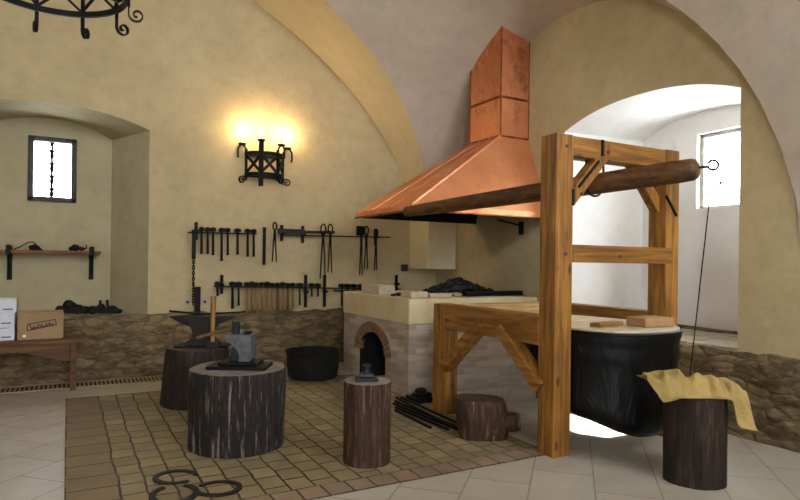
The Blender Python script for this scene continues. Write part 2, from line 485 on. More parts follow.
# vaults
xs = [-.0, -.02, -.05, -.1, -.15, -.2, -.25]+[-6.79+6.5*math.cos(t) for t in frange(0, math.acos((XL+6.79)/6.5), 60)]
xs = sorted(set(round(x, 4) for x in xs), reverse=True)
def edge(x, side):
    y = -2.95; s = 1 if side > 0 else -1
    zz = z1(x) if side > 0 else z1f(x)
    while z2(y)+lift(x) > zz and -5.6 < y < -.4: y += .004*s
    return y
back, front, vault = MB(), MB(), MB()
cols = []
for x in xs:
    yl, yr = edge(x, 1), edge(x, -1)
    ys = []
    for i in range(41):
        t = i/40; w = .5-.5*math.cos(PI*t); w = .5-.5*math.cos(PI*w)
        ys.append(yl+(yr-yl)*w)
    cols.append((x, yl, yr, ys))
for (xa, la, ra, A), (xb, lb, rb, B) in zip(cols, cols[1:]):
    za, zb = z1(xa), z1(xb)
    nb = 6
    for i in range(nb):
        t0, t1 = i/nb, (i+1)/nb
        back.quad((xa, la*t0, za), (xb, lb*t0, zb), (xb, lb*t1, zb), (xa, la*t1, za))
        fa, fb = z1f(xa), z1f(xb); front.quad((xa, ra+(YF-ra)*t0, fa), (xb, rb+(YF-rb)*t0, fb), (xb, rb+(YF-rb)*t1, fb), (xa, ra+(YF-ra)*t1, fa))
    def vz(x, y, i): return z1(x) if i == 0 else z1f(x) if i == 40 else z2(y)+lift(x)
    for i in range(40):
        vault.quad((xa, A[i], vz(xa, A[i], i)), (xb, B[i], vz(xb, B[i], i)), (xb, B[i+1], vz(xb, B[i+1], i+1)), (xa, A[i+1], vz(xa, A[i+1], i+1)))
for mb, nm, mt in ((back, 'ceiling_arch', 'arch'), (vault, 'ceiling', 'vault'), (front, 'ceiling_front', 'vault')):
    bmesh.ops.remove_doubles(mb.bm, verts=mb.bm.verts[:], dist=1e-4)
    struct(mb.build(nm, mt, fix=True, smooth=40))
mb = MB(); mb.box((-.5, -.57, 1.395), (.02, .02, 2.5), .015)
struct(mb.build('trim_1', 'arch'), 'plaster corbel in the far corner carrying the arch')

# floor
mb = MB(); mb.quad((XL, YF, 0), (0, YF, 0), (0, 0, 0), (XL, 0, 0)); struct(mb.build('floor', 'flag'))
mb = MB(); mb.box((-4.94, -4.52, -.02), (-1.87, -1.0, .005), 0); struct(mb.build('floor_brick_paving', 'paving'))
mb = MB(); mb.box((-5.25, -4.715, -.02), (-1.87, -4.52, .006), 0); struct(mb.build('floor_border_front', 'border_a'))
mb = MB(); mb.box((-5.25, -4.52, -.02), (-4.94, -1.0, .006), 0); struct(mb.build('floor_border_left', 'border_b'))

# rough stone plinth along the walls
def plinth(name, u0, u1, pt, h, th, seed):
    mb = MB(); nu = int(abs(u1-u0)/.045); nz = 18; G = []
    for i in range(nu+1):
        u = u0+(u1-u0)*i/nu; row = []
        hh = h+.03*noise.noise(Vector((u*3.1, seed, 0)))+.022*noise.noise(Vector((u*9, seed, 3)))
        for j in range(nz+1):
            z = hh*j/nz
            d = th*(1-.18*(j/nz)**3)+.028*noise.noise(Vector((u*4, seed, z*8)))+.014*noise.noise(Vector((u*11, seed+5, z*22)))
            row.append(mb.bm.verts.new(pt(u, d, z)))
        row.append(mb.bm.verts.new(pt(u, -.02, hh+.006)))
        G.append(row)
    for A, B in zip(G, G[1:]):
        for j in range(nz+1): mb.bm.faces.new([A[j], B[j], B[j+1], A[j+1]])
    return struct(mb.build(name, 'stone', smooth=50))
plinth('baseboard_back', XL, -.0, lambda u, d, z: Vector((u, -d, z)), .79, .06, 1.3)
plinth('baseboard_right', YF, -.0, lambda u, d, z: Vector((-d, u, z)), .745, .06, 7.7)

mb = MB()
for i in range(4):
    for j in range(9):
        y0 = NI['a']+.02+j*.24+.05*(i % 2); x0 = .0+i*.275
        if y0+.23 > NI['b']-.05*i: continue
        mb.box((x0, max(y0, NI['a']+.03*i), .74), (x0+.268, y0+.232, .766+.008*random.random()), .008)
struct(mb.build('trim_2', 'sill'), 'worn stone slabs on the window niche sill')
mb = MB(); mb.box((1.0, NI['a']+.12, .75), (1.11, NI['b']-.24, .80), .02); bmesh.ops.subdivide_edges(mb.bm, edges=mb.bm.edges[:], cuts=6)
for v in mb.bm.verts: v.co.z += .02*noise.noise(v.co*9)
struct(mb.build('trim_3', 'stone'))

# windows
def window_small():
    a, b, lo, hi = AW; y = .87
    w = struct(bpy.data.objects.new('window_1', None)); COL.objects.link(w)
    mb = MB()
    for p, q in (((a-.008, lo-.008), (a+.055, hi+.008)), ((b-.055, lo-.008), (b+.008, hi+.008))): mb.box((p[0], .765, p[1]), (q[0], .9, q[1]), .012)
    mb.box((a-.008, .765, hi-.055), (b+.008, .9, hi+.008), .012); mb.box((a-.008, .765, lo-.008), (b+.008, .9, lo+.055), .012)
    mb.build('window_frame', 'window_frame', w)
    g = MB(); g.box((a, .90, lo), (b, .906, hi), 0); g.build('glass_pane', 'glass', w)
    # iron bar with leaf-shaped twists
    m = (a+b)/2-.01; k = MB(); k.cyl((m, .85, lo), (m, .85, hi), .016, n=8)
    for i in range(5):
        z = lo+.1+i*(hi-lo-.16)/4
        k.ico((m, .85, z), .028, 2, (1, .7, 1.7))
        for s in (-1, 1):
            pts = [(m+s*(.004+.05*math.sin(t*1.5)*t), .85, z+.03+.07*t) for t in frange(0, 1, 7)]
            k.sweep(pts, [.012, .016, .017, .015, .011, .008, .004], 6)
    k.build('window_bar', 'iron', w, smooth=40)
window_small()
def window_big():
    a, b, lo, hi = NW
    w = struct(bpy.data.objects.new('window_2', None)); COL.objects.link(w)
    mb = MB(); x0, x1 = 1.16, 1.23; t = .045
    mb.box((x0, a, lo), (x1, a+t, hi), .006); mb.box((x0, b-t, lo), (x1, b, hi), .006)
    mb.box((x0, a, hi-t), (x1, b, hi), .006); mb.box((x0, a, lo), (x1, b, lo+t*.6), .006)
    mb.build('window_frame', 'white_frame', w)
    g = MB(); g.box((1.2, a, lo), (1.206, b, hi), 0); g.build('glass_pane', 'glass', w)
    h = MB(); h.box((1.15, -4.13, 2.42), (1.17, -4.10, 2.46), .004); h.cyl((1.14, -4.115, 2.44), (1.14, -4.115, 2.39), .008)
    h.build('window_latch', 'iron', w)
window_big()

# ------------------------------------------------------------------ chandelier
def spiral(c, ex, ez, r0, turns, start, n=26, sgn=1):
    """curl in the plane of ex/ez starting at angle start with radius r0 and winding inwards"""
    out = []
    for i in range(n):
        t = i/(n-1); a = start+sgn*turns*2*PI*t; r = r0*(1-.8*t)
        out.append(Vector(c)+Vector(ex)*r*math.cos(a)+Vector(ez)*r*math.sin(a))
    return out
CH = Vector((-5.396, -2.816, 3.625)); CR = .545
def chandelier():
    t = thing('chandelier', 'black wrought-iron ring chandelier with scrolled feet hanging from the vault', 'chandelier', CH)
    H = .34
    for nm, z in (('lower_ring', 0), ('upper_ring', H)):
        mb = MB(); n = 72
        ring = []
        for i in range(n):
            a = 2*PI*i/n; c, s_ = math.cos(a), math.sin(a)
            ring.append([mb.bm.verts.new(Vector(((CR+dr)*c, (CR+dr)*s_, z+dz))) for dr, dz in ((-.012, -.024), (.012, -.024), (.012, .024), (-.012, .024))])
        for i in range(n):
            A, B = ring[i], ring[(i+1) % n]
            for k in range(4): mb.bm.faces.new([A[k], A[(k+1) % 4], B[(k+1) % 4], B[k]])
        mb.build(nm, 'iron', t)
    a0 = math.atan2(-FW.y, -FW.x)       # towards the viewer's side
    for i in range(10):
        a = a0+R(4+36*i); e = Vector((math.cos(a), math.sin(a), 0)); p = e*(CR+.02)
        b = MB(); b.bar(p+Vector((0, 0, -.06)), p+Vector((0, 0, H+.06)), .03, .018, .003, up=e)
        bo = b.build('upright_bar', 'iron', t)
        f = MB(); c0 = p+e*.062+Vector((0, 0, -.125))
        pts = [p+Vector((0, 0, -.03))]+spiral(c0, -e, Vector((0, 0, -1)), .062, 1.3, 0, 30, 1)
        f.flatsweep(pts, .03, .011, e.cross(Vector((0, 0, 1)))); f.build('scroll_foot', 'iron', bo)
        a2 = a+R(36); e2 = Vector((math.cos(a2), math.sin(a2), 0))
        for (zA, zB) in ((.02, H-.02), (H-.02, .02)):
            m_ = MB(); m_.bar(e*CR+Vector((0, 0, zA)), e2*CR+Vector((0, 0, zB)), .02, .014, .002, up=(e+e2)); m_.build('lattice_strap', 'iron', t)
        am = MB(); q = p+Vector((0, 0, H))
        am.sweep([q, q+e*.07+Vector((0, 0, -.03)), q+e*.13+Vector((0, 0, .0)), q+e*.14+Vector((0, 0, .07))], .008, 8)
        am.lathe([(.008, 0), (.04, .005), (.045, .02)], q+e*.14+Vector((0, 0, .07)), 16)
        am.build('candle_arm', 'iron', t)
        cn = MB(); cn.cyl(q+e*.14+Vector((0, 0, .08)), q+e*.14+Vector((0, 0, .19)), .012); co_ = cn.build('candle', 'wax', t)
        bl = MB(); bl.lathe([(.006, 0), (.014, .015), (.011, .035), (.002, .055)], q+e*.14+Vector((0, 0, .19)), 12); bl.build('bulb', 'bulb', co_)
    top = z1(CH.x); top = max(top, z2(CH.y)+lift(CH.x))-CH.z
    for i in range(4):
        a = a0+R(20+90*i); e = Vector((math.cos(a), math.sin(a), 0))
        m_ = MB(); m_.cyl(e*CR+Vector((0, 0, H)), (0, 0, H+.9), .008, n=8); m_.build('hanger_rod', 'iron', t)
    m_ = MB(); m_.cyl((0, 0, H+.88), (0, 0, top+.02), .012, n=8); m_.lathe([(.03, 0), (.08, .06), (.09, .1)], (0, 0, top-.09), 16); m_.build('ceiling_stem', 'iron', t)
chandelier()

# ------------------------------------------------------------------ wall sconce
def sconce():
    C = Vector((-2.86, 0, 2.675)); t = thing('wall_sconce', 'black wrought-iron wall lamp with four lit candles and scrolled feet', 'wall lamp', C)
    r = .265; H = .285
    angs = [R(190), R(247), R(300), R(346)]      # from the left round to the right, towards the room
    for nm, z in (('lower_band', .0), ('upper_band', H)):
        mb = MB(); pts = [(r*math.cos(a), r*math.sin(a)*.9-.0, z) for a in [R(180+180*i/24) for i in range(25)]]
        mb.flatsweep([Vector(p) for p in pts], .05, .014, (0, 0, 1)); mb.build(nm, 'iron', t)
    mb = MB(); mb.box((-r-.01, -.025, -.03), (r+.01, -.002, .03), .004); mb.box((-r-.01, -.025, H-.03), (r+.01, -.002, H+.03), .004); mb.build('wall_plate', 'iron', t)
    P_ = [Vector((r*math.cos(a), r*math.sin(a)*.9, 0)) for a in angs]
    for i, (a, p) in enumerate(zip(angs, P_)):
        e = Vector((math.cos(a), math.sin(a), 0))
        b = MB(); b.bar(p+Vector((0, 0, -.05)), p+Vector((0, 0, H+(.16 if i == 1 else .06))), .034 if i != 1 else .06, .02, .003, up=e)
        if i == 1: b.bar(p+Vector((0, 0, -.16)), p, .05, .03, .006, up=e)
        bo = b.build('upright_bar', 'iron', t)
        c0 = p+e*.055+Vector((0, 0, -.08))
        if i != 1:
            f = MB(); f.flatsweep([p+Vector((0, 0, -.02))]+spiral(c0, -e, Vector((0, 0, 1)), .06, 1.4, 0, 30, 1), .03, .014, e.cross(Vector((0, 0, 1)))); f.build('scroll_foot', 'iron', bo)
        am = MB(); q = p+Vector((0, 0, H))
        if i != 1:
            pts = [q+e*(.06-.06*math.cos(u))+Vector((0, 0, .03+.085*math.sin(u))) for u in frange(0, PI, 12)]
            pts += [q+e*.12+Vector((0, 0, -.03)), q+e*.115+Vector((0, 0, -.07))]
            am.sweep(pts, .012, 8); cp = q+e*.06+Vector((0, 0, .115))
        else: cp = q+Vector((0, 0, .16))
        am.lathe([(.01, -.01), (.05, 0), (.055, .018), (.02, .02)], cp, 16); am.build('candle_arm', 'iron', t)
        cn = MB(); cn.cyl(cp+Vector((0, 0, .015)), cp+Vector((0, 0, .1)), .014); co_ = cn.build('candle', 'wax', t)
        bl = MB(); bl.lathe([(.006, 0), (.012, .012), (.009, .03), (.002, .045)], cp+Vector((0, 0, .1)), 12); bl.build('bulb', 'bulb', co_)
        L = bpy.data.lights.new('candle_light', 'POINT'); L.energy = 11; L.color = (1, .72, .38); L.shadow_soft_size = .03
        lo = bpy.data.objects.new('candle_light', L); COL.objects.link(lo); lo.location = C+cp+Vector((0, 0, .2)); lo.location.y = min(lo.location.y, -.14)
    for (p, q) in zip(P_, P_[1:]):
        for zA, zB in ((.02, H-.02), (H-.02, .02)):
            m_ = MB(); m_.bar(p+Vector((0, 0, zA)), q+Vector((0, 0, zB)), .034, .014, .002, up=(p+q)); m_.build('lattice_strap', 'iron', t)
sconce()

# ------------------------------------------------------------------ alcove: shelf and the things on it
def shelf():
    t = thing('wall_shelf', 'narrow wooden wall shelf on two black iron brackets under the small barred window', 'shelf', (-5.4, .8, 1.57))
    m_ = MB(); m_.box((-1.0, -.24, -.02), (.535, -.004, .02), .005); m_.build('shelf_board', 'shelf', t)
    for x in (-.49, .43):
        m_ = MB(); m_.box((x-.028, -.03, -.36), (x+.028, -.001, .07), .004); m_.box((x-.028, -.25, -.042), (x+.028, -.02, -.021), .003)
        m_.box((x-.028, -.262, -.042), (x+.028, -.242, .08), .003); m_.bar((x, -.22, -.04), (x, -.02, -.28), .016, .016, .002); m_.build('shelf_bracket', 'iron', t)
shelf()
m_ = MB(); m_.sweep([(-.17, -.02, .0), (-.1, -.02, .035), (-.02, -.01, .09), (.03, 0, .105), (.07, 0, .09), (.1, 0, .02)], .008, 8)
m_.ico((.06, 0, .035), .045, 2, (1.5, .8, .8), .15); m_.prism([(0, 0), (.16, 0), (.1, .06), (.05, .08)], 1, -.02, .02)
o = m_.build('iron_hook', 'iron'); o.location = (-5.68, .68, 1.59); tag(o, 'bent black iron hook piece at the left on the wall shelf', 'forged piece')
m_ = MB(); m_.ico((0, 0, .045), .05, 2, (1.1, .8, .9), .2); m_.ico((.07, 0, .03), .03, 2, (1.6, .9, .9), .2); m_.sweep([(.1, 0, .02), (.13, 0, .04), (.125, 0, .085)], .009, 8); m_.ico((-.05, 0, .03), .03, 2, (1, 1, 1), .2)
o = m_.build('iron_figure', 'iron'); o.location = (-5.16, .68, 1.59); tag(o, 'small lumpy black iron figure at the right on the wall shelf', 'forged piece')

# things on the stone ledge of the alcove
def loops(name, x, label, spec):
    m_ = MB()
    for kind, *a in spec:
        if kind == 'bar': m_.bar(*a)
        elif kind == 'arc':
            cxp, cz, r, w = a; m_.sweep([(cxp+r*math.cos(u), 0, cz+r*math.sin(u)) for u in frange(-.3, PI+.3, 16)], w, 8)
        elif kind == 'ico': m_.ico(*a)
    o = m_.build(name, 'iron', smooth=40); o.location = (x, .0, .0); tag(o, label, 'ironwork'); return o
o = loops('iron_clamp', -5.13, 'black iron clamp with a round hump lying on the stone ledge beside the cardboard box',
      [('bar', (-.15, 0, .055), (.16, 0, .045), .08, .07), ('ico', (-.11, 0, .055), .055, 2, (1.1, .8, 1), .12), ('ico', (-.02, 0, .10), .07, 2, (1, .7, 1), .12), ('ico', (.08, 0, .06), .055, 2, (1.4, .8, 1), .12), ('ico', (.16, 0, .05), .045, 2, (1.2, .8, 1), .12), ('arc', .0, .07, .07, .012)]); o.location = (-5.21, .12, .8); o.scale = (1.0, 1.1, 1.1)
o = loops('iron_buckle', -4.82, 'black iron piece with two upright horns lying on the stone ledge at the alcove corner',
      [('bar', (-.15, 0, .05), (.17, 0, .035), .08, .06), ('ico', (-.13, 0, .05), .05, 2, (1.3, .8, 1), .12), ('ico', (-.03, 0, .065), .06, 2, (1, .8, 1), .12), ('ico', (.1, 0, .055), .05, 2, (1.5, .8, .9), .12), ('bar', (-.03, 0, .08), (-.045, 0, .16), .035, .03, .006, (0, 1, 0)), ('bar', (.05, 0, .07), (.04, 0, .165), .035, .04, .006, (0, 1, 0)), ('ico', (.19, 0, .03), .03, 2, (1.3, .8, 1), .12)]); o.location = (-4.845, .13, .795); o.scale = (.95, 1.1, 1.1)

# ------------------------------------------------------------------ bench and boxes
def bench():
    t = thing('wooden_bench', 'low dark brown wooden bench against the stone wall carrying the boxes', 'bench', (-5.9, -.38, 0))
    m_ = MB(); m_.box((-.95, -.23, .545), (.86, .2, .59), .006); m_.build('bench_top', 'bench', t)
    for x in (-.8, .72):
        for y in (-.19, .15):
            m_ = MB(); m_.box((x-.03, y-.03, 0), (x+.03, y+.03, .546), .005); m_.build('leg', 'bench', t)
    m_ = MB()
    for y in (-.19, .15):
        m_.prism([(-.77, .545), (.69, .545), (.69, .34), (.6, .34), (.2, .47), (-.28, .47), (-.68, .34), (-.77, .34)], 1, y-.012, y+.012, .003)
    m_.build('apron', 'bench', t)
bench()
def carton():
    t = thing('cardboard_box', 'brown cardboard box with a slanted black logo on the bench', 'box', (-5.505, -.36, .59), R(2))
    m_ = MB(); m_.box((-.22, -.15, 0), (.22, .15, .295), .004); m_.build('carton_body', 'card', t)
    f = MB(); f.box((-.22, -.15, .2951), (.22, -.003, .299), .0); f.box((-.22, .003, .2951), (.22, .15, .299), 0); f.build('lid_flap', 'card', t)
    lg = MB(); y = -.1515
    def line(p, q, w=.006): lg.bar((p[0], y, p[1]), (q[0], y, q[1]), .003, w, 0, up=(-(q[1]-p[1]), 0, q[0]-p[0]))
    A, B, C_, D = (-.13, .10), (.15, .155), (.14, .215), (-.125, .17)
    for p, q in ((A, B), (B, C_), (C_, D), (D, A)): line(p, q, .009)
    pts = []
    for i in range(60):
        u = i/59; x = -.11+.235*u+.006*math.cos(u*40); pts.append((x, .138+.04*u+(.013*math.sin(u*40)+.010*math.sin(u*17+1))*(1.3-.6*u)))
    for p, q in zip(pts, pts[1:]): line(p, q, .007)
    line((-.1, .118), (.12, .163), .01)
    lg.build('printed_logo', 'print', t)
    s_ = MB(); s_.box((-.17, -.1525, .03), (-.14, -.1503, .055), 0); s_.build('sticker', 'sticker', t)
carton()
def white_boxes():
    zz = .59; hs = (.155, .15, .15)
    labs = ('bottom white carton of the stack at the left end of the bench', 'middle white carton of the stack at the left end of the bench', 'topmost white carton of the stack at the left end of the bench')
    for i, (h, lab) in enumerate(zip(hs, labs)):
        t = thing('white_carton', lab, 'box', (-6.0+.006*i, -.36-.004*i, zz), R((1, -2, 2)[i]), 'white cartons on the bench')
        m_ = MB(); m_.box((-.25, -.14, 0), (.25, .14, h), .005); m_.build('carton_body', 'white_card', t)
        p = MB(); y = -.1415
        p.box((.02, y-.001, h*.45), (.05, y+.001, h*.8), 0); p.box((.028, y-.0012, h*.3), (.04, y+.001, h*.42), 0); p.box((.13, y-.001, h*.2), (.22, y+.001, h*.28), 0)
        p.build('printed_mark', 'blueprint', t)
        if i == 0: q = MB(); q.box((-.2, y-.001, h*.86), (.2, y+.001, h*.9), 0); q.build('printed_stripe', 'redprint', t)
        zz += h
white_boxes()

# ------------------------------------------------------------------ floor grate
def grate():
    t = thing('floor_grate', 'long slotted metal floor grate along the foot of the stone wall', 'grate', (0, 0, 0))
    m_ = MB(); x0, x1 = -7.6, -4.12; ya, yb = -.44, -.1
    m_.box((x0, ya, .001), (x1, ya+.02, .014), .002); m_.box((x0, yb-.02, .001), (x1, yb, .014), .002); m_.build('grate_frame', 'grate', t)
    b = MB(); b.box((x0, ya+.02, .0005), (x1, yb-.02, .003), 0); b.build('slot_shade', 'soot_shade', t)  # thin dark sheet in place of the shaded recess below the slats
    s_ = MB(); x = x0
    while x < x1: s_.box((x, ya+.015, .001), (x+.022, yb-.015, .012), 0); x += .046
    o = s_.build('grate_slats', 'grate', t)
grate()

# ------------------------------------------------------------------ tools hanging on the back wall
YW = -.02
def bracket(t, x, z0, z1_, name='bracket'):
    m_ = MB(); m_.bar((x, -.045, z0), (x, -.045, z1_), .04, .03, .004, up=(0, 1, 0)); m_.box((x-.02, -.13, (z0+z1_)/2-.02), (x+.02, -.0, (z0+z1_)/2+.01), .003)
    m_.build(name, 'iron', t)
def zu(x): return 1.872 if x < -2.75 else 1.868
def rack(name, label, x0, x1, z0, z1_, brs, loc):
    t = thing(name, label, 'tool rack', loc)
    for y in (-.06, -.12):
        m_ = MB(); m_.bar((x0, y, z0), (x1, y, z1_), .012, .016, .002); m_.build('rail', 'iron', t)
    for x, a, b in brs: bracket(t, x, a, b)
    return t
rack('tool_rack', 'upper left iron wall rail holding the row of dark hammers', -3.88, -2.98, 1.85, 1.86, [(-3.77, 1.755, 1.99)], (0, 0, 0))
rack('tool_rack', 'upper right iron wall rail holding the tongs', -2.62, -.9, 1.855, 1.88, [(-2.607, 1.775, 2.0), (-2.296, 1.755, 2.0), (-1.125, 1.755, 2.0)], (0, 0, 0))
rack('tool_rack', 'lower iron wall rail holding the wooden-handled hammers', -3.54, -.72, 1.143, 1.078, [(-3.43, 1.04, 1.295), (-2.24, .83, 1.295), (-1.948, .83, 1.295), (-.75, 1.03, 1.297)], (0, 0, 0))
t = thing('tool_rack', 'short thin iron rail just below the lower rail behind the hearth', 'tool rack', (0, 0, 0))
m_ = MB(); m_.bar((-1.86, -.19, 1.07), (-.78, -.19, 1.02), .02, .022, .002); m_.build('rail', 'iron', t)
for x in (-1.3, -.85): m_ = MB(); m_.bar((x, -.19, 1.03), (x, 0, 1.03), .02, .02, .002); m_.build('bracket', 'iron', t)
def zl(x): return 1.143+(x+3.54)/2.82*(-.065)

def hammer(name, label, cat, x, zbar, L, hm, head=(.05, .12, .055), hw=.026, group=None):
    t = thing(name, label, cat, (x, -.09, zbar+.008), 0, group)
    m_ = MB(); m_.box((-head[0]/2, -head[1]/2, 0), (head[0]/2, head[1]/2, head[2]), .008); m_.build('head', 'iron', t)
    h = MB(); h.sweep([(0, 0, head[2]+.008), (0, 0, -.02), (.002, 0, -L*.5), (.004, 0, -L)], [hw/2, hw/2, hw*.55, hw*.6], 8); h.build('handle', hm, t, smooth=50)
    return t
ups = [(-3.71, .3), (-3.632, .3), (-3.562, .315), (-3.449, .39), (-3.37, .31), (-3.237, .3), (-3.1, .325), (-3.017, .325)]
for i, (x, L) in enumerate(ups):
    hammer('forge_hammer', f'{ORD[i]} dark iron-handled hammer from the left on the upper left rail', 'hammer', x, 1.863, L, 'iron', head=((.05, .055, .06, .06, .05, .065, .06, .05)[i], .12, .05), hw=.03, group='dark hammers on the upper left rail')
for i in range(10):
    x = -3.1+i*(3.1-2.45)/9
    hammer('wooden_handled_hammer', f'{ORD[i]} wooden-handled hammer from the left on the lower wall rail', 'hammer', x, zl(x)+.005, (.36, .345, .36, .33, .35, .34, .355, .335, .34, .32)[i], 'handle' if i not in (6, 8) else 'darkhandle', head=(.05, .12, (.05, .06, .045)[i % 3]), hw=.034, group='wooden-handled hammers on the lower rail')
darks = [(-3.495, .14, 'short iron tool hanging beside the first bracket of the lower rail'), (-3.295, .31, 'thick dark hammer hanging left of the wooden handles on the lower rail'), (-3.213, .27, 'thin dark hammer hanging next to the first wooden handle on the lower rail'),
         (-2.345, .26, 'dark hammer hanging just right of the wooden handles on the lower rail'), (-2.165, .14, 'short iron tool just right of the middle bracket on the lower rail'), (-2.07, .14, 'short iron tool between the two middle brackets on the lower rail'),
         (-1.694, .28, 'dark hammer hanging alone right of the brackets on the lower rail'), (-1.6, .12, 'short dark tool left of the bricks over the hearth corner'), (-1.5, .12, 'second short dark tool left of the bricks over the hearth corner'), (-1.38, .12, 'wide dark tool head hanging right behind the hearth bricks')]
for x, L, lab in darks:
    hammer('iron_tool', lab, 'hand tool', x, zl(x)+.005, L, 'iron', head=(.068 if L > .2 else .055, .12, .05), hw=.034 if 'thick' in lab else .026)

def tongs(label, x, zc, L, ring, spread, jaw=False):
    t = thing('tongs', label, 'tongs', (x, -.098, zc), 0, 'blacksmith tongs on the upper right rail')
    m_ = MB()
    if jaw: m_.box((-.05, -.035, -.01), (.05, .05, .13), .008)
    else:
        m_.sweep([(ring*.62*math.cos(a), -.035, .075+ring*1.3*math.sin(a)) for a in [2*PI*k/24 for k in range(24)]], .011, 8, closed=True)
    m_.bar((0, -.035, -.05), (0, -.035, .03), .04, .025, .004); m_.build('jaw', 'iron', t)
    for s in (-1, 1):
        h = MB(); h.sweep([(s*.004, -.035, 0), (s*spread*.4, -.035, -L*.3), (s*spread, -.035, -L)], [.013, .011, .008], 8); h.build('rein', 'iron', t)
tongs('small ring-headed tongs at the left end of the upper right rail', -2.735, 1.9, .42, .04, .03)
tongs('first of two long round-jawed tongs in the middle of the upper right rail', -2.015, 1.88, .64, .06, .04)
tongs('second of two long round-jawed tongs in the middle of the upper right rail', -1.905, 1.89, .56, .055, .03)
tongs('long tongs with a square block head on the upper right rail', -1.405, 1.902, .61, .05, .022, True)
tongs('ring-headed tongs just right of the square-headed tongs', -1.322, 1.89, .51, .05, .028)
tongs('rightmost ring-headed tongs beside the last bracket of the upper rail', -1.16, 1.862, .49, .045, .02)
m_ = MB(); m_.bar((-2.85, -.03, 1.435), (-2.85, -.03, 1.96), .04, .02, .003, up=(0, 1, 0)); tag(m_.build('flat_bar', 'iron'), 'flat iron bar hanging alone between the two upper rails', 'bar')
m_ = MB(); m_.bar((-2.68, -.09, 1.91), (-2.28, -.09, 1.912), .03, .075, .006); m_.bar((-2.29, -.09, 1.912), (-1.82, -.09, 1.922), .024, .04, .004)
tag(m_.build('long_rasp', 'rust'), 'long tapering rasp lying across the upper right rail', 'rasp')

# chain and post by the wall
def chain():
    t = thing('hanging_chain', 'black iron chain hanging from the upper left bracket down to the anvil', 'chain', (-3.815, -.15, 0))
    z = 1.86; i = 0
    m_ = MB(); m_.bar((0, 0, 1.872), (0, .12, 1.878), .02, .02, .002); m_.box((-.025, -.012, 1.5), (.025, .012, 1.86), .004); m_.build('hook_plate', 'iron', t)
    while z > .93:
        z -= .036
        if z < 1.53:
            m_ = MB(); ex = (1, 0) if i % 2 else (0, 1)
            m_.sweep([(ex[0]*.014*math.cos(a), ex[1]*.014*math.cos(a), z+.026*math.sin(a)) for a in [2*PI*k/14 for k in range(14)]], .0065, 6, closed=True); m_.build('link', 'iron', t)
            i += 1
chain()
m_ = MB(); m_.bar((-3.745, -.065, .79), (-3.745, -.065, 1.14), .07, .05, .004, up=(0, 1, 0)); m_.box((-3.79, -.1, .76), (-3.70, -.02, .79), .003)
tag(m_.build('iron_post', 'iron'), 'short dark iron post standing on the stone ledge behind the anvil', 'post')
def outlet(x, z, lab):
    t = thing('wall_outlet', lab, 'outlet', (x, 0, z)); m_ = MB(); m_.box((-.035, -.012, -.035), (.035, -.0005, .035), .005); m_.build('cover_plate', 'whiteplastic', t)
    m_ = MB(); m_.cyl((0, -.0125, 0), (0, -.011, 0), .018); m_.build('socket', 'plastic', t)
outlet(-3.86, .935, 'small round wall socket left of the hanging chain')
outlet(-3.64, .935, 'small round wall socket right of the iron post')
t = thing('switch_box', 'dark blue plastic switch box on the back wall beside the hearth', 'switch', (-.6, 0, 1.41)); m_ = MB(); m_.box((-.055, -.05, -.055), (.055, -.0005, .055), .01); m_.build('housing', 'plastic', t); m_ = MB(); m_.box((-.025, -.06, -.03), (.025, -.05, .03), .005); m_.build('rocker', 'plastic', t)

# ------------------------------------------------------------------ stumps
def stump(name, label, loc, rb, rt_, h, mat, topmat, seed, sq=1, rz=0, amp=.05, ridges=9):
    t = thing(name, label, 'tree stump', loc, rz)
    mb = MB(); n = 96; rows = 14; G = []
    def rad(a, z):
        base = rb+(rt_-rb)*(z/h)
        q = 1+amp*noise.noise(Vector((math.cos(a)*1.3, math.sin(a)*1.3, seed)))*1.3
        q += .03*noise.noise(Vector((math.cos(a)*ridges, math.sin(a)*ridges, seed+z*1.2)))+.012*noise.noise(Vector((math.cos(a)*24, math.sin(a)*24, z*3+seed)))
        return base*q
    for j in range(rows+1):
        z = h*j/rows; row = []
        for i in range(n):
            a = 2*PI*i/n; r = rad(a, z)*(1 if j < rows else .985)
            row.append(mb.bm.verts.new(Vector((r*math.cos(a), r*math.sin(a)*sq, z))))
        G.append(row)
    for A, B in zip(G, G[1:]):
        for k in range(n): mb.bm.faces.new([A[k], A[(k+1) % n], B[(k+1) % n], B[k]])
    mb.bm.faces.new(G[0][::-1]); mb.bm.faces.new(G[-1])
    mb.build('trunk', mat, t, smooth=45)
    d = MB(); ring = [Vector((rad(2*PI*i/n, h)*.975*math.cos(2*PI*i/n), rad(2*PI*i/n, h)*.975*math.sin(2*PI*i/n)*sq, 0)) for i in range(n)]
    lo = [d.bm.verts.new(p+Vector((0, 0, h-.004))) for p in ring]; hi = [d.bm.verts.new(p*.99+Vector((0, 0, h+.004))) for p in ring]
    for k in range(n): d.bm.faces.new([lo[k], lo[(k+1) % n], hi[(k+1) % n], hi[k]])
    d.bm.faces.new(hi); d.bm.faces.new(lo[::-1]); d.build('cut_top', topmat, t)
    return t
FZ = .006
stump('tree_stump', 'large black-barked stump in the middle of the brick floor under the grey anvil', (-4.02, -3.37, FZ), .375, .385, .62, 'bark_black', 'cuttop', 2.2)
stump('tree_stump', 'narrow upright brown stump holding a small blue swage tool', (-3.27, -4.22, FZ), .178, .18, .6, 'bark_brown', 'cuttop', 5.1)
stump('tree_stump', 'dark tapered stump at the back under the horned anvil', (-4.05, -1.74, FZ), .36, .31, .575, 'bark_dark', 'cutdark', 8.4)
stump('tree_stump', 'dark stump at the right front draped with a tan hide', (-1.395, -5.60, 0), .20, .2, .6, 'bark_dark', 'cutdark', 11.2)

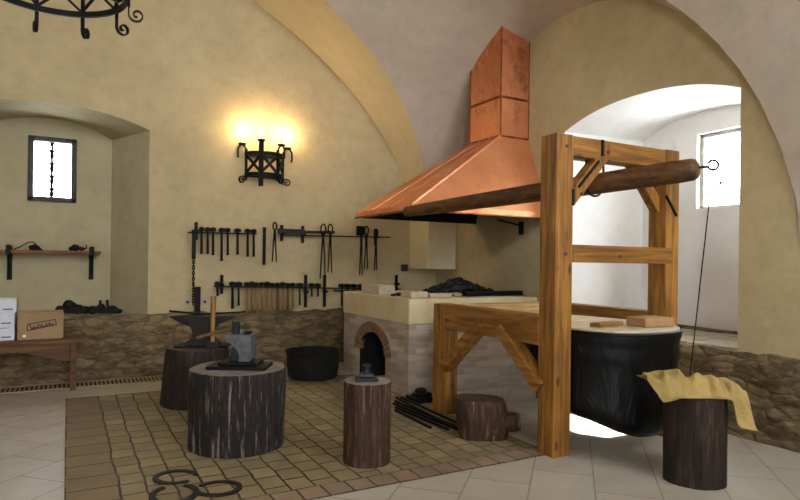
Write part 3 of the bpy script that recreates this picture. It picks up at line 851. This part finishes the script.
# rough log chunk with a branch stub
def chunk():
    t = thing('log_chunk', 'short dark log chunk with a branch stub lying on the bricks between the timber legs', 'log', (-2.10, -4.1, FZ), -TH)
    mb = MB(); n = 48; rows = 12; G = []
    for j in range(rows+1):
        u = j/rows; z = .33*u; row = []
        for i in range(n):
            a = 2*PI*i/n
            f = (1-abs(math.cos(a))**3*.0)
            rx, ry = .225, .17
            s = (abs(math.cos(a))**2.6+abs(math.sin(a))**2.6)**(-1/2.6)
            s *= 1+.07*noise.noise(Vector((math.cos(a)*1.5, math.sin(a)*1.5, u*1.5+4)))+.02*noise.noise(Vector((math.cos(a)*9, math.sin(a)*9, u*2)))
            e = 1-.10*(1-u)**4-.06*u**8
            row.append(mb.bm.verts.new(Vector((rx*s*e*math.cos(a)-.03*u, ry*s*e*math.sin(a), z-.008*u*math.cos(a)))))
        G.append(row)
    for A, B in zip(G, G[1:]):
        for k in range(n): mb.bm.faces.new([A[k], A[(k+1) % n], B[(k+1) % n], B[k]])
    mb.bm.faces.new(G[0][::-1]); mb.bm.faces.new(G[-1]); mb.build('trunk', 'bark_brown', t, smooth=50)
    b = MB(); b.sweep([(.1, -.02, .14), (.2, -.05, .14), (.27, -.07, .145), (.3, -.08, .15)], [.1, .085, .08, .07], 20); b.build('branch_stub', 'bark_brown', t, smooth=50)
chunk()

# ------------------------------------------------------------------ anvils and tools
def anvil_back():
    t = thing('anvil', 'dark double-horned anvil on the tapered stump at the back', 'anvil', (-3.99, -1.75, FZ+.579), R(-24))
    m_ = MB()
    prof = [(-.17, 0), (.17, 0), (.17, .05), (.1, .085), (.085, .15), (.11, .2), (.16, .23), (.155, .32), (-.14, .32), (-.14, .23), (-.1, .2), (-.085, .15), (-.1, .085), (-.17, .05)]
    m_.prism(prof, 1, -.07, .07, .01); m_.build('body', 'rust', t)
    h = MB(); h.sweep([(-.12, 0, .275), (-.2, 0, .28), (-.28, 0, .298), (-.34, 0, .312)], [.062, .05, .028, .008], 16)
    h.build('horn', 'rust', t, smooth=50)
    h = MB(); h.prism([(.13, .32), (.34, .325), (.34, .31), (.15, .23)], 1, -.055, .055, .004); h.build('heel', 'rust', t)
    h = MB(); h.box((-.27, -.12, -.0), (.27, .14, .02), .004); h.build('base_plate', 'iron', t)
anvil_back()
m_ = MB(); m_.sweep([(-4.31, -1.60, .955), (-4.0, -1.745, .924), (-3.57, -1.85, .945)], [.01, .012, .008], 8); tag(m_.build('iron_rod', 'iron'), 'thin iron rod lying across the horned anvil', 'rod')
t = thing('sledge_hammer', 'hammer standing on its head beside the back anvil, pale wooden handle upright', 'hammer', (-3.94, -1.965, FZ+.579), R(-24))
m_ = MB(); m_.box((-.06, -.04, 0), (.06, .04, .075), .01); m_.build('head', 'rust', t); m_ = MB(); m_.sweep([(0, 0, .06), (.0, 0, .3), (.004, 0, .54)], [.022, .024, .028], 12); m_.build('handle', 'handle', t, smooth=50)

def anvil_front():
    t = thing('anvil', 'grey steel block anvil with a curved waist on the large black stump', 'anvil', (-4.00, -3.40, FZ+.624), -TH)
    m_ = MB(); m_.box((-.25, -.15, 0), (.22, .13, .028), .005); m_.box((-.17, -.11, .028), (.15, .1, .055), .008); m_.build('base_plate', 'iron', t)
    # body seen side-on: column at right, arched overhang at left
    arc = [(-.105+.10*math.cos(a)-.0, .06+.155*math.sin(a)) for a in frange(0, PI*.5, 9)]
    poly = [(.075, .055), (.095, .085), (.085, .27), (-.125, .27), (-.125, .225)]+arc[::-1]+[(-.02, .055)]
    m_ = MB(); m_.prism(poly, 1, -.075, .075, .006); m_.build('body', 'steel', t)
    m_ = MB(); m_.prism([(-.10, .055), (-.01, .055), (-.01, .2), (-.06, .2)], 1, -.045, .05, .004); m_.build('waist', 'bluesteel', t)
    m_ = MB(); m_.sweep([(-.02, .06, .235), (-.05, .16, .24), (-.07, .26, .255)], [.06, .045, .015], 14); m_.build('horn', 'steel', t, smooth=50)
anvil_front()
t = thing('hand_hammer', 'dark hammer resting head-up on the grey anvil with its handle pointing left', 'hammer', (-4.055, -3.40, FZ+.624+.272), -TH)
m_ = MB(); m_.box((-.026, -.03, 0), (.026, .03, .105), .007); m_.build('head', 'bluesteel', t)
m_ = MB(); m_.sweep([(.02, 0, .045), (-.08, -.01, .03), (-.2, -.03, .0), (-.30, -.05, -.03)], [.011, .012, .014, .015], 10); m_.build('handle', 'darkhandle', t, smooth=50)
m_ = MB(); m_.lathe([(.03, 0), (.034, .02), (.025, .03), (.01, .032)], n=20); o = m_.build('steel_punch', 'bluesteel'); o.location = (-3.965, -3.43, FZ+.624+.271); tag(o, 'small round steel piece on the grey anvil beside the hammer head', 'punch')

def swage():
    t = thing('swage_tool', 'blue-black stepped swage tool on the narrow brown stump', 'swage', (-3.285, -4.23, FZ+.604), -TH+R(8))
    m_ = MB(); m_.box((-.085, -.06, 0), (.085, .06, .025), .004); m_.build('base_plate', 'bluesteel', t)
    m_ = MB(); m_.prism([(-.06, .025), (.06, .025), (.055, .045), (.035, .055), (-.04, .055), (-.055, .045)], 1, -.04, .04, .004); m_.lathe([(.034, .05), (.03, .09), (.034, .095), (.034, .115), (.02, .125)], n=20); m_.build('block', 'bluesteel', t, smooth=35)
swage()

# horseshoes
def shoe():
    m_ = MB(); n = 22; A = []
    for i in range(n+1):
        a = R(-62+304*i/n); w = .030+.006*math.sin(PI*i/n); rx, ry = .118, .135
        A.append([m_.bm.verts.new(Vector(((rx+q)*math.cos(a), (ry+q)*math.sin(a), z))) for q, z in ((-w/2, 0), (w/2, 0), (w/2, .012), (-w/2, .012))])
    for P, Q in zip(A, A[1:]):
        for k in range(4): m_.bm.faces.new([P[k], P[(k+1) % 4], Q[(k+1) % 4], Q[k]])
    m_.bm.faces.new(A[0][::-1]); m_.bm.faces.new(A[-1]); return m_
sh = shoe().build('horseshoe', 'rust')
tag(sh, 'horseshoe lying furthest back on the bricks in front of the large stump', 'horseshoe', 'horseshoes on the floor')
sh.location = (-4.585, -3.95, FZ); sh.rotation_euler = (0, 0, R(52))
for lab, loc, rz in (('largest horseshoe lying nearest the camera on the bricks', (-4.64, -4.26, FZ), 172), ('horseshoe lying to the right of the other two, open side right', (-4.375, -4.29, FZ), -110)):
    c = copy_tree(sh, lab, loc, R(rz))
bpy.data.objects['horseshoe.001'].scale = (1.12, 1.12, 1)

# black tub
def tub():
    t = thing('black_tub', 'round black iron tub on the floor beside the stone wall and hearth', 'tub', (-2.47, -.98, 0))
    m_ = MB(); m_.lathe([(.29, 0), (.315, .03), (.335, .2), (.335, .33), (.34, .345), (.325, .345), (.318, .2), (.29, .05), (.02, .045)], n=48, capt=True); m_.build('vessel', 'soot_shade', t, smooth=40)
    m_ = MB(); m_.sweep([(.345*math.cos(a), .345*math.sin(a), .345) for a in [2*PI*k/48 for k in range(48)]], .012, 8, closed=True); m_.build('rim', 'iron', t)
tub()

# ------------------------------------------------------------------ hearth
HX, HY0, HY1 = -1.92, -2.487, -.70
def hearth():
    t = thing('forge_hearth', 'masonry forge hearth with an arched ash opening and pale rim under the copper hood', 'hearth', (0, 0, 0))
    zt = .80
    yc, rw, sp = -1.575, .355, .37
    def hole(y):
        if abs(y-yc) <= rw+1e-6: return (0, sp+math.sqrt(max(0, rw*rw-(y-yc)**2))*.72)
    ys = sorted(set([HY0, HY1]+[yc+rw*math.cos(a) for a in frange(0, PI, 25)]+[-2.2, -1.0]))
    mb = wall_cols(ys, 0, lambda u: zt, hole, lambda u, z: (HX, u, z))
    mb.quad((HX, HY0, 0), (-.065, HY0, 0), (-.065, HY0, zt), (HX, HY0, zt)); mb.quad((HX, HY1, 0), (-.065, HY1, 0), (-.065, HY1, zt), (HX, HY1, zt))
    bmesh.ops.remove_doubles(mb.bm, verts=mb.bm.verts[:], dist=1e-5)
    mb.build('brick_body', 'hearthbrick', t, fix=True)
    # lining of the ash opening
    li = MB(); D = .6; aa = frange(0, PI, 21)
    pr = [(yc+rw, 0)]+[(yc+rw*math.cos(a), sp+rw*.72*math.sin(a)) for a in aa]+[(yc-rw, 0)]
    for p, q in zip(pr, pr[1:]): li.quad((HX, p[0], p[1]), (HX, q[0], q[1]), (HX+D, q[0], q[1]), (HX+D, p[0], p[1]))
    li.bm.faces.new([li.bm.verts.new(Vector((HX+D, p[0], p[1]))) for p in pr]); li.build('ash_opening', 'soot_shade', t)
    # voussoirs of the arch
    vo = MB(); nv = 15
    for i in range(nv):
        a, b = PI*i/nv+.012, PI*(i+1)/nv-.012
        r0, r1 = rw-.004, rw+.15
        poly = [(yc+r*math.cos(u), sp+r*math.sin(u)*.76) for r, u in ((r0, a), (r1, a), (r1, b), (r0, b))]
        vo.prism(poly, 0, HX-.018, HX+.05, .004)
    vo.build('arch_ring', 'brick_pink_d', t)
    # pale rim round a sunken fire bed
    r = MB(); x1 = -.065
    r.box((HX-.012, HY0-.012, zt), (x1, HY0+.34, 1.09), .012); r.box((HX-.012, HY1-.3, zt), (x1, HY1+.012, 1.09), .012); r.box((HX-.012, HY0+.33, zt), (HX+.34, HY1-.29, 1.09), .012)
    r.build('rim', 'hearthtop', t)
    f = MB(); f.box((HX+.3, HY0+.3, .95), (x1, HY1-.28, .99), 0); f.build('fire_bed', 'ash', t)
M['brick_pink_d'] = simple('arch_brick', '#5a432f', '#8a6a4c', 10, .9, 0, .3, .006)
hearth()
m_ = MB()
for i in range(150):
    x = -.78+random.gauss(0, .24); y = -1.75+random.gauss(0, .2)
    x = max(-1.5, min(-.15, x)); y = max(-1.92, min(-1.1, y))
    d = math.hypot((x+.75)/.5, (y+1.75)/.4); z = .99+max(0, .27*(1-d*.7))
    m_.ico((x, y, z+random.random()*.03), random.uniform(.035, .07), 1, (1, 1, .8), .5)
tag(m_.build('coal_heap', 'coal'), 'heap of black coal on the fire bed of the hearth', 'coal', kind='stuff')
m_ = MB(); m_.box((-1.0, -2.27, 1.1), (-.1, -2.19, 1.15), .01); m_.box((-1.0, -2.3, 1.091), (-.1, -2.16, 1.101), .004)
tag(m_.build('iron_fender', 'iron'), 'long black iron bar along the rim in front of the coal', 'fender')
def block(name, label, mat, cat, lo, hi, rz=0):
    c = [(lo[i]+hi[i])/2 for i in range(3)]
    m_ = MB(); m_.box([lo[i]-c[i] for i in range(3)], [hi[i]-c[i] for i in range(3)], .007); o = m_.build(name, mat); o.location = c; o.rotation_euler = (0, 0, R(rz)); return tag(o, label, cat)
block('fire_brick', 'big pale brick on the far left corner of the hearth rim', 'brick_pale', 'brick', (-1.9, -1.66, 1.091), (-1.66, -1.22, 1.205), 4)
block('fire_brick', 'pale brick standing at the near left corner of the hearth rim', 'brick_pale', 'brick', (-1.87, -2.42, 1.091), (-1.64, -2.2, 1.165), 3)
block('fire_brick', 'flat pale brick lying right of the corner brick on the hearth rim', 'brick_pale', 'brick', (-1.6, -2.42, 1.091), (-1.3, -2.25, 1.14), -4)
m_ = MB()
for p, r in (((0, 0, .02), .05), ((.09, .02, .018), .04), ((-.09, -.01, .014), .035)): m_.ico(p, r, 2, (1.3, .9, .5), .3)
o = m_.build('clinker_lump', 'coal'); o.location = (-1.74, -1.95, 1.093); tag(o, 'dark clinker lumps between the two bricks on the hearth rim', 'clinker')

# iron stock on the floor in front of the hearth
rods = [(-2.18, -2.66, -2.16, -3.86), (-2.25, -2.75, -2.19, -3.9), (-2.30, -2.9, -2.27, -3.82), (-2.08, -2.62, -2.12, -3.78), (-2.13, -2.6, -2.22, -3.66), (-2.36, -3.0, -2.38, -3.7)]
for i, (xa, ya, xb, yb) in enumerate(rods):
    m_ = MB(); z = FZ+.012+.022*(i in (3, 4)); m_.bar((xa, ya, z), (xb, yb, z), .024, .022, .003)
    tag(m_.build('iron_bar', 'iron'), f'long dark iron bar in the heap at the hearth foot, {ORD[i]} from the right' if i else 'long dark iron bar in the heap at the hearth foot, nearest the timber leg', 'bar', 'iron bars on the floor by the hearth')
m_ = MB(); m_.bar((-1.9, -2.75, .05), (-1.9, -2.75, .1), .1, .2, .01); m_.box((-2.02, -2.85, FZ), (-1.8, -2.6, .06), .01); m_.ico((-1.9, -2.72, .11), .06, 2, (1.2, 1, .7), .2)
tag(m_.build('iron_scrap', 'iron'), 'dark scrap iron block at the foot of the hearth behind the bars', 'scrap')

# ------------------------------------------------------------------ copper hood
def hood():
    t = thing('copper_hood', 'large copper smoke hood with a square flue rising into the vault', 'hood', (0, 0, 0))
    z0, zl_ = 2.07, 2.14; X = -1.95; ya, yb = -2.58, -1.10
    cxn, ca, cb, zc = -.462, -2.218, -1.56, 3.12; e = .004
    P = lambda x, y, z: Vector((x, y, z))
    def solid(mb, nm, par, mat='copper', th=.006):
        o = mb.build(nm, mat, par, fix=True); md = o.modifiers.new('sheet', 'SOLIDIFY'); md.thickness = th; md.offset = -1; md.material_offset = 1; o.data.materials.append(M['soot_shade']); return o
    mb = MB(); w = -.004
    def grid(a, b, c, d, n=8):
        for i in range(n):
            for j in range(n):
                f = lambda u, v: (a*(1-u)+b*u)*(1-v)+(d*(1-u)+c*u)*v
                mb.quad(f(i/n, j/n), f((i+1)/n, j/n), f((i+1)/n, (j+1)/n), f(i/n, (j+1)/n))
    # left, front and rear slopes
    L0, L1 = P(X, ya, zl_), P(X, yb, zl_); T0, T1 = P(cxn, ca, zc), P(cxn, cb, zc)
    F1, B1 = P(w, ya, zl_), P(w, yb, zl_); TF, TB = P(w, ca, zc), P(w, cb, zc)
    grid(L0, L1, T1, T0); grid(L0, F1, TF, T0); grid(L1, B1, TB, T1)
    for A, B in ((L0, L1), (L0, F1), (L1, B1)):
        mb.quad(A, B, P(B.x, B.y, z0), P(A.x, A.y, z0))
    bmesh.ops.remove_doubles(mb.bm, verts=mb.bm.verts[:], dist=1e-4)
    solid(mb, 'canopy', t)
    mb = MB(); zt = 4.75
    for a, b in (((cxn, ca), (cxn, cb)), ((cxn, ca), (w, ca)), ((cxn, cb), (w, cb))):
        for za, zb in ((zc, 3.62), (3.62, zt)): mb.quad((a[0], a[1], za), (b[0], b[1], za), (b[0], b[1], zb), (a[0], a[1], zb))
    bmesh.ops.remove_doubles(mb.bm, verts=mb.bm.verts[:], dist=1e-4); solid(mb, 'flue', t, 'copper_old')
    # folded seams
    s_ = MB()
    for (p, q) in ((T0, T0+P(0, 0, 1.63)), (T1, T1+P(0, 0, 1.63)), (TF, TF+P(0, 0, 1.63))): s_.bar(p, q, .016, .016, .003)
    for z in (3.62,): s_.bar((cxn-.003, ca-.003, z), (cxn-.003, cb, z), .014, .03, .003); s_.bar((cxn, ca-.003, z), (w, ca-.003, z), .014, .03, .003)
    s_.bar((cxn-.004, ca-.004, zc), (cxn-.004, cb, zc), .014, .024, .003); s_.bar((cxn, ca-.004, zc), (w, ca-.004, zc), .014, .024, .003)
    s_.build('flue_seams', 'copper_seam', t)
    s_ = MB()
    s_.bar(L0, T0, .02, .02, .004)
    for u, v in ((.33, .33), (.66, .66)):
        p = L0.lerp(L1, u); q = T0.lerp(T1, v); s_.bar(p, q, .012, .018, .003)
    s_.build('canopy_seams', 'copper', t)
    s_ = MB(); s_.bar(P(X-.006, ya-.006, z0), P(X-.006, yb, z0), .016, .016, .003); s_.bar(P(X, ya-.006, z0), P(w, ya-.006, z0), .016, .016, .003); s_.build('eave_rim', 'copper_seam', t)
    br = MB(); br.box((-.05, -2.15, 1.88), (-.002, -2.1, 2.05), .004); br.bar((-.03, -2.12, 2.0), (-.4, -2.12, 2.06), .02, .02, .002); br.build('wall_hook', 'iron', t)
hood()

# ------------------------------------------------------------------ timber frame
def frame():
    t = thing('timber_frame', 'heavy pegged timber frame of posts, beams and braces holding the bellows', 'frame', (0, 0, 0))
    A = ((-1.965, -4.81), (-1.785, -4.63)); B = ((-2.02, -3.33), (-1.84, -3.15)); C = ((-.685, -4.81), (-.505, -4.63)); D = ((-.66, -3.33), (-.48, -3.15))
    zt = 2.515; zb = 1.09
    for (p, q), z in ((A, zt), (C, zt)):
        m_ = MB(); m_.box((p[0], p[1], 0 if p is C[0] else .0), (q[0], q[1], z), .008); m_.build('post', 'timber_z', t)
    for (p, q) in (B, D):
        m_ = MB(); m_.box((p[0], p[1], 0), (q[0], q[1], zb), .008); m_.build('leg', 'timber_z', t)
    m_ = MB(); m_.box((-1.785, -4.805, 2.35), (-.685, -4.65, 2.51), .008); m_.build('top_beam', 'timber_x', t)
    m_ = MB(); m_.box((-1.785, -4.812, 1.515), (-.59, -4.72, 1.655), .006); m_.build('rail', 'timber_x', t)
    m_ = MB(); m_.bar((-1.928, -3.325, zb-.122), (-1.885, -4.635, zb-.122), .172, .236, .008); m_.build('side_beam', 'timber_y', t)
    m_ = MB(); m_.bar((-.57, -3.325, zb-.122), (-.595, -4.635, zb-.122), .17, .236, .008); m_.build('side_beam', 'timber_y', t)
    m_ = MB(); m_.box((-1.845, -3.325, zb-.235), (-.65, -3.17, zb-.01), .008); m_.build('cross_beam', 'timber_sunlit', t)
    def brace(a, b, w, h, mat, up): m_ = MB(); m_.bar(a, b, w, h, .006, up); return m_.build('brace', mat, t)
    # upper braces (in the post plane)
    brace((-1.80, -4.755, 2.0), (-1.36, -4.755, 2.46), .1, .1, 'timber_z', (0, 1, 0))
    brace((-.66, -4.70, 2.0), (-1.04, -4.70, 2.44), .1, .09, 'timber_z', (0, 1, 0))
    # lower braces
    brace((-1.965, -3.30, .46), (-1.955, -3.90, .96), .1, .13, 'timber_y', (1, 0, 0))
    brace((-1.945, -4.67, .52), (-1.95, -4.16, .94), .1, .13, 'timber_y', (1, 0, 0))
    brace((-.57, -3.29, .44), (-.58, -3.92, .97), .1, .11, 'timber_y', (1, 0, 0))
    # dark strips on the brace shoulders and edges
    for c in ((-1.79, 2.03, -4.813), (-1.47, 2.45, -4.813)):
        m_ = MB(); m_.box((c[0]-.012, c[2]-.006, c[1]-.07), (c[0]+.012, c[2]+.02, c[1]+.06), .002); m_.build('shoulder_strip', 'iron', t)
    for p, q in (((-1.73, 2.11), (-1.51, 2.335)), ((-.76, 2.19), (-.95, 2.41)), ((-.55, 1.94), (-.69, 2.11))):
        m_ = MB(); y = -4.808 if p[0] < -1 else (-4.765 if p[0] < -.7 else -4.815)
        m_.bar((p[0], y, p[1]), (q[0], y, q[1]), .02, .02, .002, up=(0, 1, 0)); m_.build('brace_edge_strip', 'iron', t)
    for x, y, z in ((-1.69, -4.812, 2.06), (-1.40, -4.812, 2.42), (-1.86, -4.815, 2.42), (-1.86, -4.815, 1.58), (-1.25, -4.816, 1.57), (-.6, -4.815, 2.3)):
        m_ = MB(); m_.cyl((x, y-.004, z), (x, y+.01, z), .014, n=10); m_.build('peg', 'darkhandle', t)
    # iron stirrup that carries the lever
    m_ = MB(); zc = 2.163; xc = -1.459
    pts = [(xc-.1, -4.72, 2.36)]+[(xc+.1*math.cos(a), -4.72, zc+.1*math.sin(a)) for a in frange(PI, 2*PI, 15)]+[(xc+.1, -4.72, 2.36)]
    m_.sweep(pts, .009, 8); m_.build('stirrup', 'iron', t)
frame()

def lever():
    t = thing('bellows_lever', 'long dark round log lever slung under the top beam of the timber frame', 'lever', (-1.2, -5.45, 2.214))
    E0, E1 = Vector((0, -.02, 0)), Vector((-.945, 2.66, -.185)); ax = (E1-E0).normalized()
    sx_ = Vector((0, 0, 1)).cross(ax).normalized(); sy_ = ax.cross(sx_)
    tab = [(0, .05), (.004, .07), (.015, .082), (.05, .086), (.3, .086), (.5, .08), (.75, .07), (.93, .06), (1, .052)]
    m_ = MB(); n = 24; G = []
    for u, r in tab:
        p = E0.lerp(E1, u)
        G.append([m_.bm.verts.new(p+(sx_*math.cos(2*PI*k/n)+sy_*math.sin(2*PI*k/n))*r*(1+.04*noise.noise(Vector((k*.9, u*9, 1))))) for k in range(n)])
    for a, b in zip(G, G[1:]):
        for k in range(n): m_.bm.faces.new([a[k], a[(k+1) % n], b[(k+1) % n], b[k]])
    m_.bm.faces.new(G[0][::-1]); m_.bm.faces.new(G[-1]); m_.build('log', 'log', t, smooth=50)
    h = MB(); e = Vector((.8, -.6, 0)); p0 = Vector((.0, 0, .008))
    h.sweep([p0, p0+Vector((.03, -.05, .004)), p0+Vector((.055, -.065, .006))], .009, 8)
    c0 = p0+Vector((.055, -.065, .006))+e*.03+Vector((0, 0, .012))
    h.sweep([c0+e*.036*math.cos(a)+Vector((0, 0, .036*math.sin(a))) for a in [PI+.3+2*PI*.9*k/22 for k in range(23)]], .0095, 8); h.build('hook', 'iron', t)
    return Vector((-1.2, -5.45, 2.214))+c0
ringc = lever()
m_ = MB(); m_.sweep([ringc+Vector((0, 0, -.03)), ringc.lerp(Vector((-1.22, -5.44, .7)), .5), Vector((-1.22, -5.44, .70))], .005, 6)
m_.sweep([ringc+Vector((.0, 0, -.022))+Vector((.012*math.cos(a), 0, .012*math.sin(a))) for a in [2*PI*k/12 for k in range(12)]], .004, 6, closed=True)
tag(m_.build('pull_rope', 'iron'), 'thin dark pull rope hanging from the hook at the lever end', 'rope')

# ------------------------------------------------------------------ bellows
BX = -1.275
def outline(n=64):
    """plan outline: wide rounded front, tapering to the nozzle at the back"""
    pts = []
    for i in range(n):
        a = 2*PI*i/n; c, s_ = math.cos(a), math.sin(a)
        if s_ <= 0:
            e = 2/2.7; x = (.505 if c < 0 else .535)*math.copysign(abs(c)**e, c); y = -4.6-.62*abs(s_)**e
        else:
            w = s_; x = (.505 if c < 0 else .535)*math.copysign(abs(c)**.9, c)*(1-.15*w)
            y = -4.6+1.15*w
        pts.append((x, y))
    return pts
def btop(y): return 1.0
def bellows():
    t = thing('forge_bellows', 'large bellows wrapped in black leather with a pale board top inside the timber frame', 'bellows', (BX, 0, 0))
    O = outline()
    def ring(mb, off, zf, sc=1): return [mb.bm.verts.new(Vector((x*sc, -4.4+(y+4.4)*sc, zf(x, y)+off))) for x, y in O]
    def bridge(mb, A, B):
        n = len(A)
        for k in range(n): mb.bm.faces.new([A[k], A[(k+1) % n], B[(k+1) % n], B[k]])
    tz = lambda x, y: btop(y)
    def bz(x, y):
        z = .18+.15*min(1, (x/.5)**2)+max(0, y+4.75)*(.55 if x < 0 else .62)
        z = min(z, .76)
        return z
    mb = MB(); a = ring(mb, -.035, tz, 1.0); b = ring(mb, .0, tz, 1.0); mb.bm.faces.new(a[::-1]); mb.bm.faces.new(b); bridge(mb, a, b); mb.build('top_board', 'board', t)
    mb = MB(); a = ring(mb, 0, bz, .9); b = ring(mb, .03, bz, .9); mb.bm.faces.new(a[::-1]); mb.bm.faces.new(b); bridge(mb, a, b); mb.build('lower_board', 'bench', t)
    # leather: gathered skirt between the boards with soft folds
    mb = MB(); rows = 16; G = []
    for j in range(rows+1):
        u = j/rows; row = []
        for i, (x, y) in enumerate(O):
            zt, zb = tz(x, y)-.012, bz(x, y)-.012
            z = zt+(zb-zt)*u
            a = 2*PI*i/len(O)
            s_ = 1.012-.03*math.sin(PI*u)**2+(.01*math.sin(u*PI*9) if u < .3 else 0)
            s_ += .022*noise.noise(Vector((math.cos(a)*5, math.sin(a)*5, z*3)))*min(1, u*4)*(1-.3*u)
            if u > .85: s_ -= .30*(u-.85)**2/.0225*.35
            row.append(mb.bm.verts.new(Vector((x*s_, -4.4+(y+4.4)*s_, z))))
        G.append(row)
    for A, B in zip(G, G[1:]): bridge(mb, A, B)
    bot = [mb.bm.verts.new(Vector((x*.7, -4.4+(y+4.4)*.7, bz(x, y)-.03))) for x, y in O]; bridge(mb, G[-1], bot); mb.bm.faces.new(bot)
    mb.build('leather_skirt', 'leather_black', t, smooth=60)
    mb = MB(); O2 = [Vector((x*1.016, -4.4+(y+4.4)*1.016, btop(y)-.028)) for x, y in O]; mb.sweep(O2, .012, 8, closed=True); mb.build('edge_binding', 'leather_black', t, smooth=60)
    nz = MB(); nz.lathe([(.05, 0), (.04, .75)], n=16); nz.rot(Matrix.Rotation(R(-90), 4, 'X')); nz.rot(Matrix.Translation(Vector((0, -3.5, .79)))); nz.build('nozzle', 'iron', t)
    for s_ in (-1, 1): sp = MB(); sp.bar((s_*.3, -3.75, .78), (s_*.62, -3.75, .9), .03, .03, .003); sp.build('hinge_pin', 'iron', t)
bellows()
tl = R(-5.8)
def on_top(o, x, y, h, rz):
    o.location = (x, y, btop(y)+h); o.rotation_euler = (0, 0, R(rz))
m_ = MB(); m_.box((-.15, -.11, 0), (.15, .11, .075), .008); o = m_.build('weight_block', 'brick_pink'); tag(o, 'light brown wooden weight block on the bellows top at the right', 'block'); on_top(o, -1.05, -4.95, .002, -8)
m_ = MB(); m_.box((-.16, -.05, 0), (.16, .05, .035), .005); o = m_.build('wooden_batten', 'timber_x'); tag(o, 'short orange-brown batten on the bellows top left of the block', 'batten'); on_top(o, -1.42, -4.83, .002, 8)
m_ = MB(); m_.box((-.22, -.045, 0), (.22, .045, .022), .004); o = m_.build('white_plank', 'pale'); tag(o, 'thin whitish plank lying further back on the bellows top', 'plank'); on_top(o, -1.45, -4.45, .002, 14)

# ------------------------------------------------------------------ hide draped over the right-hand stump
def hide():
    c = Vector((-1.395, -5.60, .606)); mb = MB(); na, nb = 56, 30; G = []
    xsA = [(0, -.37), (.15, -.27), (.3, -.16), (.55, .06), (.66, .15), (.72, .185), (.8, .215), (1, .29)]
    def lerp(tab, t):
        for (a, va), (b, vb) in zip(tab, tab[1:]):
            if t <= b: u = (t-a)/(b-a); u = u*u*(3-2*u)*.3+u*.7; return va+(vb-va)*u
        return tab[-1][1]
    topz = [(0, .12), (.12, .15), (.3, .14), (.5, .13), (.7, .10), (.85, .075), (1, .03)]
    frontz = [(0, .1), (.06, .04), (.12, -.03), (.25, .008), (.6, .008), (.66, .0), (.72, -.16), (.8, -.19), (1, -.205)]
    backz = [(0, .1), (.3, .01), (.7, .01), (.85, -.02), (1, -.1)]
    for i in range(na+1):
        a = i/na; row = []
        for j in range(nb+1):
            b = j/nb
            x = lerp(xsA, a)+.03*noise.noise(Vector((a*3, b*3, 1)))+(.03*(1-b) if a > .8 else 0)
            y = -.21+.40*b
            if a < .2: y *= .55+.45*a/.2
            zf, zt_, zb = lerp(frontz, a), lerp(topz, a), lerp(backz, a)
            if b < .35: u = b/.35; u = u*u*(3-2*u); z = zf+(zt_-zf)*u
            else: u = (b-.35)/.65; u = u*u*(3-2*u); z = zt_+(zb-zt_)*u
            cr = 1-abs(noise.noise(Vector((a*4+b*2.2, b*2.5-a*3, 5)))*2.2); z += .085*(cr-.6)*math.sin(PI*min(1, b*1.6))*(.5 if a > .85 else 1)
            z += .026*noise.noise(Vector((a*5+b*3, b*4-a*2, 2)))*math.sin(PI*min(1, b*2.2))+.014*math.sin(a*16+b*7)*math.sin(PI*b)
            x += .0
            p = c+RT*x+FW*y; p.z = c.z+z
            if math.hypot(x, y) < .215: p.z = max(p.z, c.z+.01)
            row.append(mb.bm.verts.new(p))
        G.append(row)
    for A, B in zip(G, G[1:]):
        for j in range(nb): mb.bm.faces.new([A[j], B[j], B[j+1], A[j+1]])
    o = mb.build('leather_hide', 'hide', smooth=60); md = o.modifiers.new('thick', 'SOLIDIFY'); md.thickness = .008; md.offset = 1
    md = o.modifiers.new('sub', 'SUBSURF'); md.levels = 1; md.render_levels = 1
    tag(o, 'crumpled tan hide draped over the right-hand stump', 'hide')
hide()

# ------------------------------------------------------------------ light
w = bpy.data.worlds.new('sky'); SC.world = w; w.use_nodes = True
nt = w.node_tree; bg = nt.nodes['Background']
bg.inputs['Color'].default_value = (.88, .94, 1.0, 1); bg.inputs['Strength'].default_value = 33
S = bpy.data.lights.new('sun', 'SUN'); S.energy = 55; S.angle = R(.6); S.color = (1, .95, .86)
so = bpy.data.objects.new('sun', S); COL.objects.link(so)
d = Vector((-1.0, .03, -1.12)); so.rotation_euler = d.to_track_quat('-Z', 'Y').to_euler()
def daylight(name, loc, dirv, sx, sy, power, col):
    L = bpy.data.lights.new(name, 'AREA'); L.shape = 'RECTANGLE'; L.size = sx; L.size_y = sy; L.energy = power; L.color = col
    o = bpy.data.objects.new(name, L); COL.objects.link(o); o.location = loc; o.rotation_euler = Vector(dirv).to_track_quat('-Z', 'Z').to_euler()
    return o
PORT = True
def portal(loc, dirv, sx, sy):
    o = daylight('sky_portal', loc, dirv, sx, sy, 1, (1, 1, 1)); o.data.cycles.is_portal = True
portal((1.36, (NW[0]+NW[1])/2, (NW[2]+NW[3])/2), (-1, 0, 0), NW[1]-NW[0], NW[3]-NW[2])
portal(((AW[0]+AW[1])/2, 1.06, (AW[2]+AW[3])/2), (0, -1, 0), AW[1]-AW[0], AW[3]-AW[2])
for a, b in FFILL: portal(((a+b)/2, YF-.02, 2.1), (0, 1, 0), b-a, 2.4)
for a, b in LFILL: portal((XL-.02, (a+b)/2, 2.15), (1, 0, 0), b-a, 1.7)
# the chandelier's bulbs
for i in range(5):
    a = 2*PI*i/5
    L = bpy.data.lights.new('chandelier_light', 'POINT'); L.energy = 3.5; L.color = (1, .84, .6); L.shadow_soft_size = .05
    o = bpy.data.objects.new('chandelier_light', L); COL.objects.link(o); o.location = CH+Vector((.72*math.cos(a), .72*math.sin(a), .72))

vs_ = SC.view_settings
vs_.view_transform = 'Standard'; vs_.look = 'None'; vs_.gamma = 1; vs_.exposure = -.22; vs_.use_curve_mapping = False
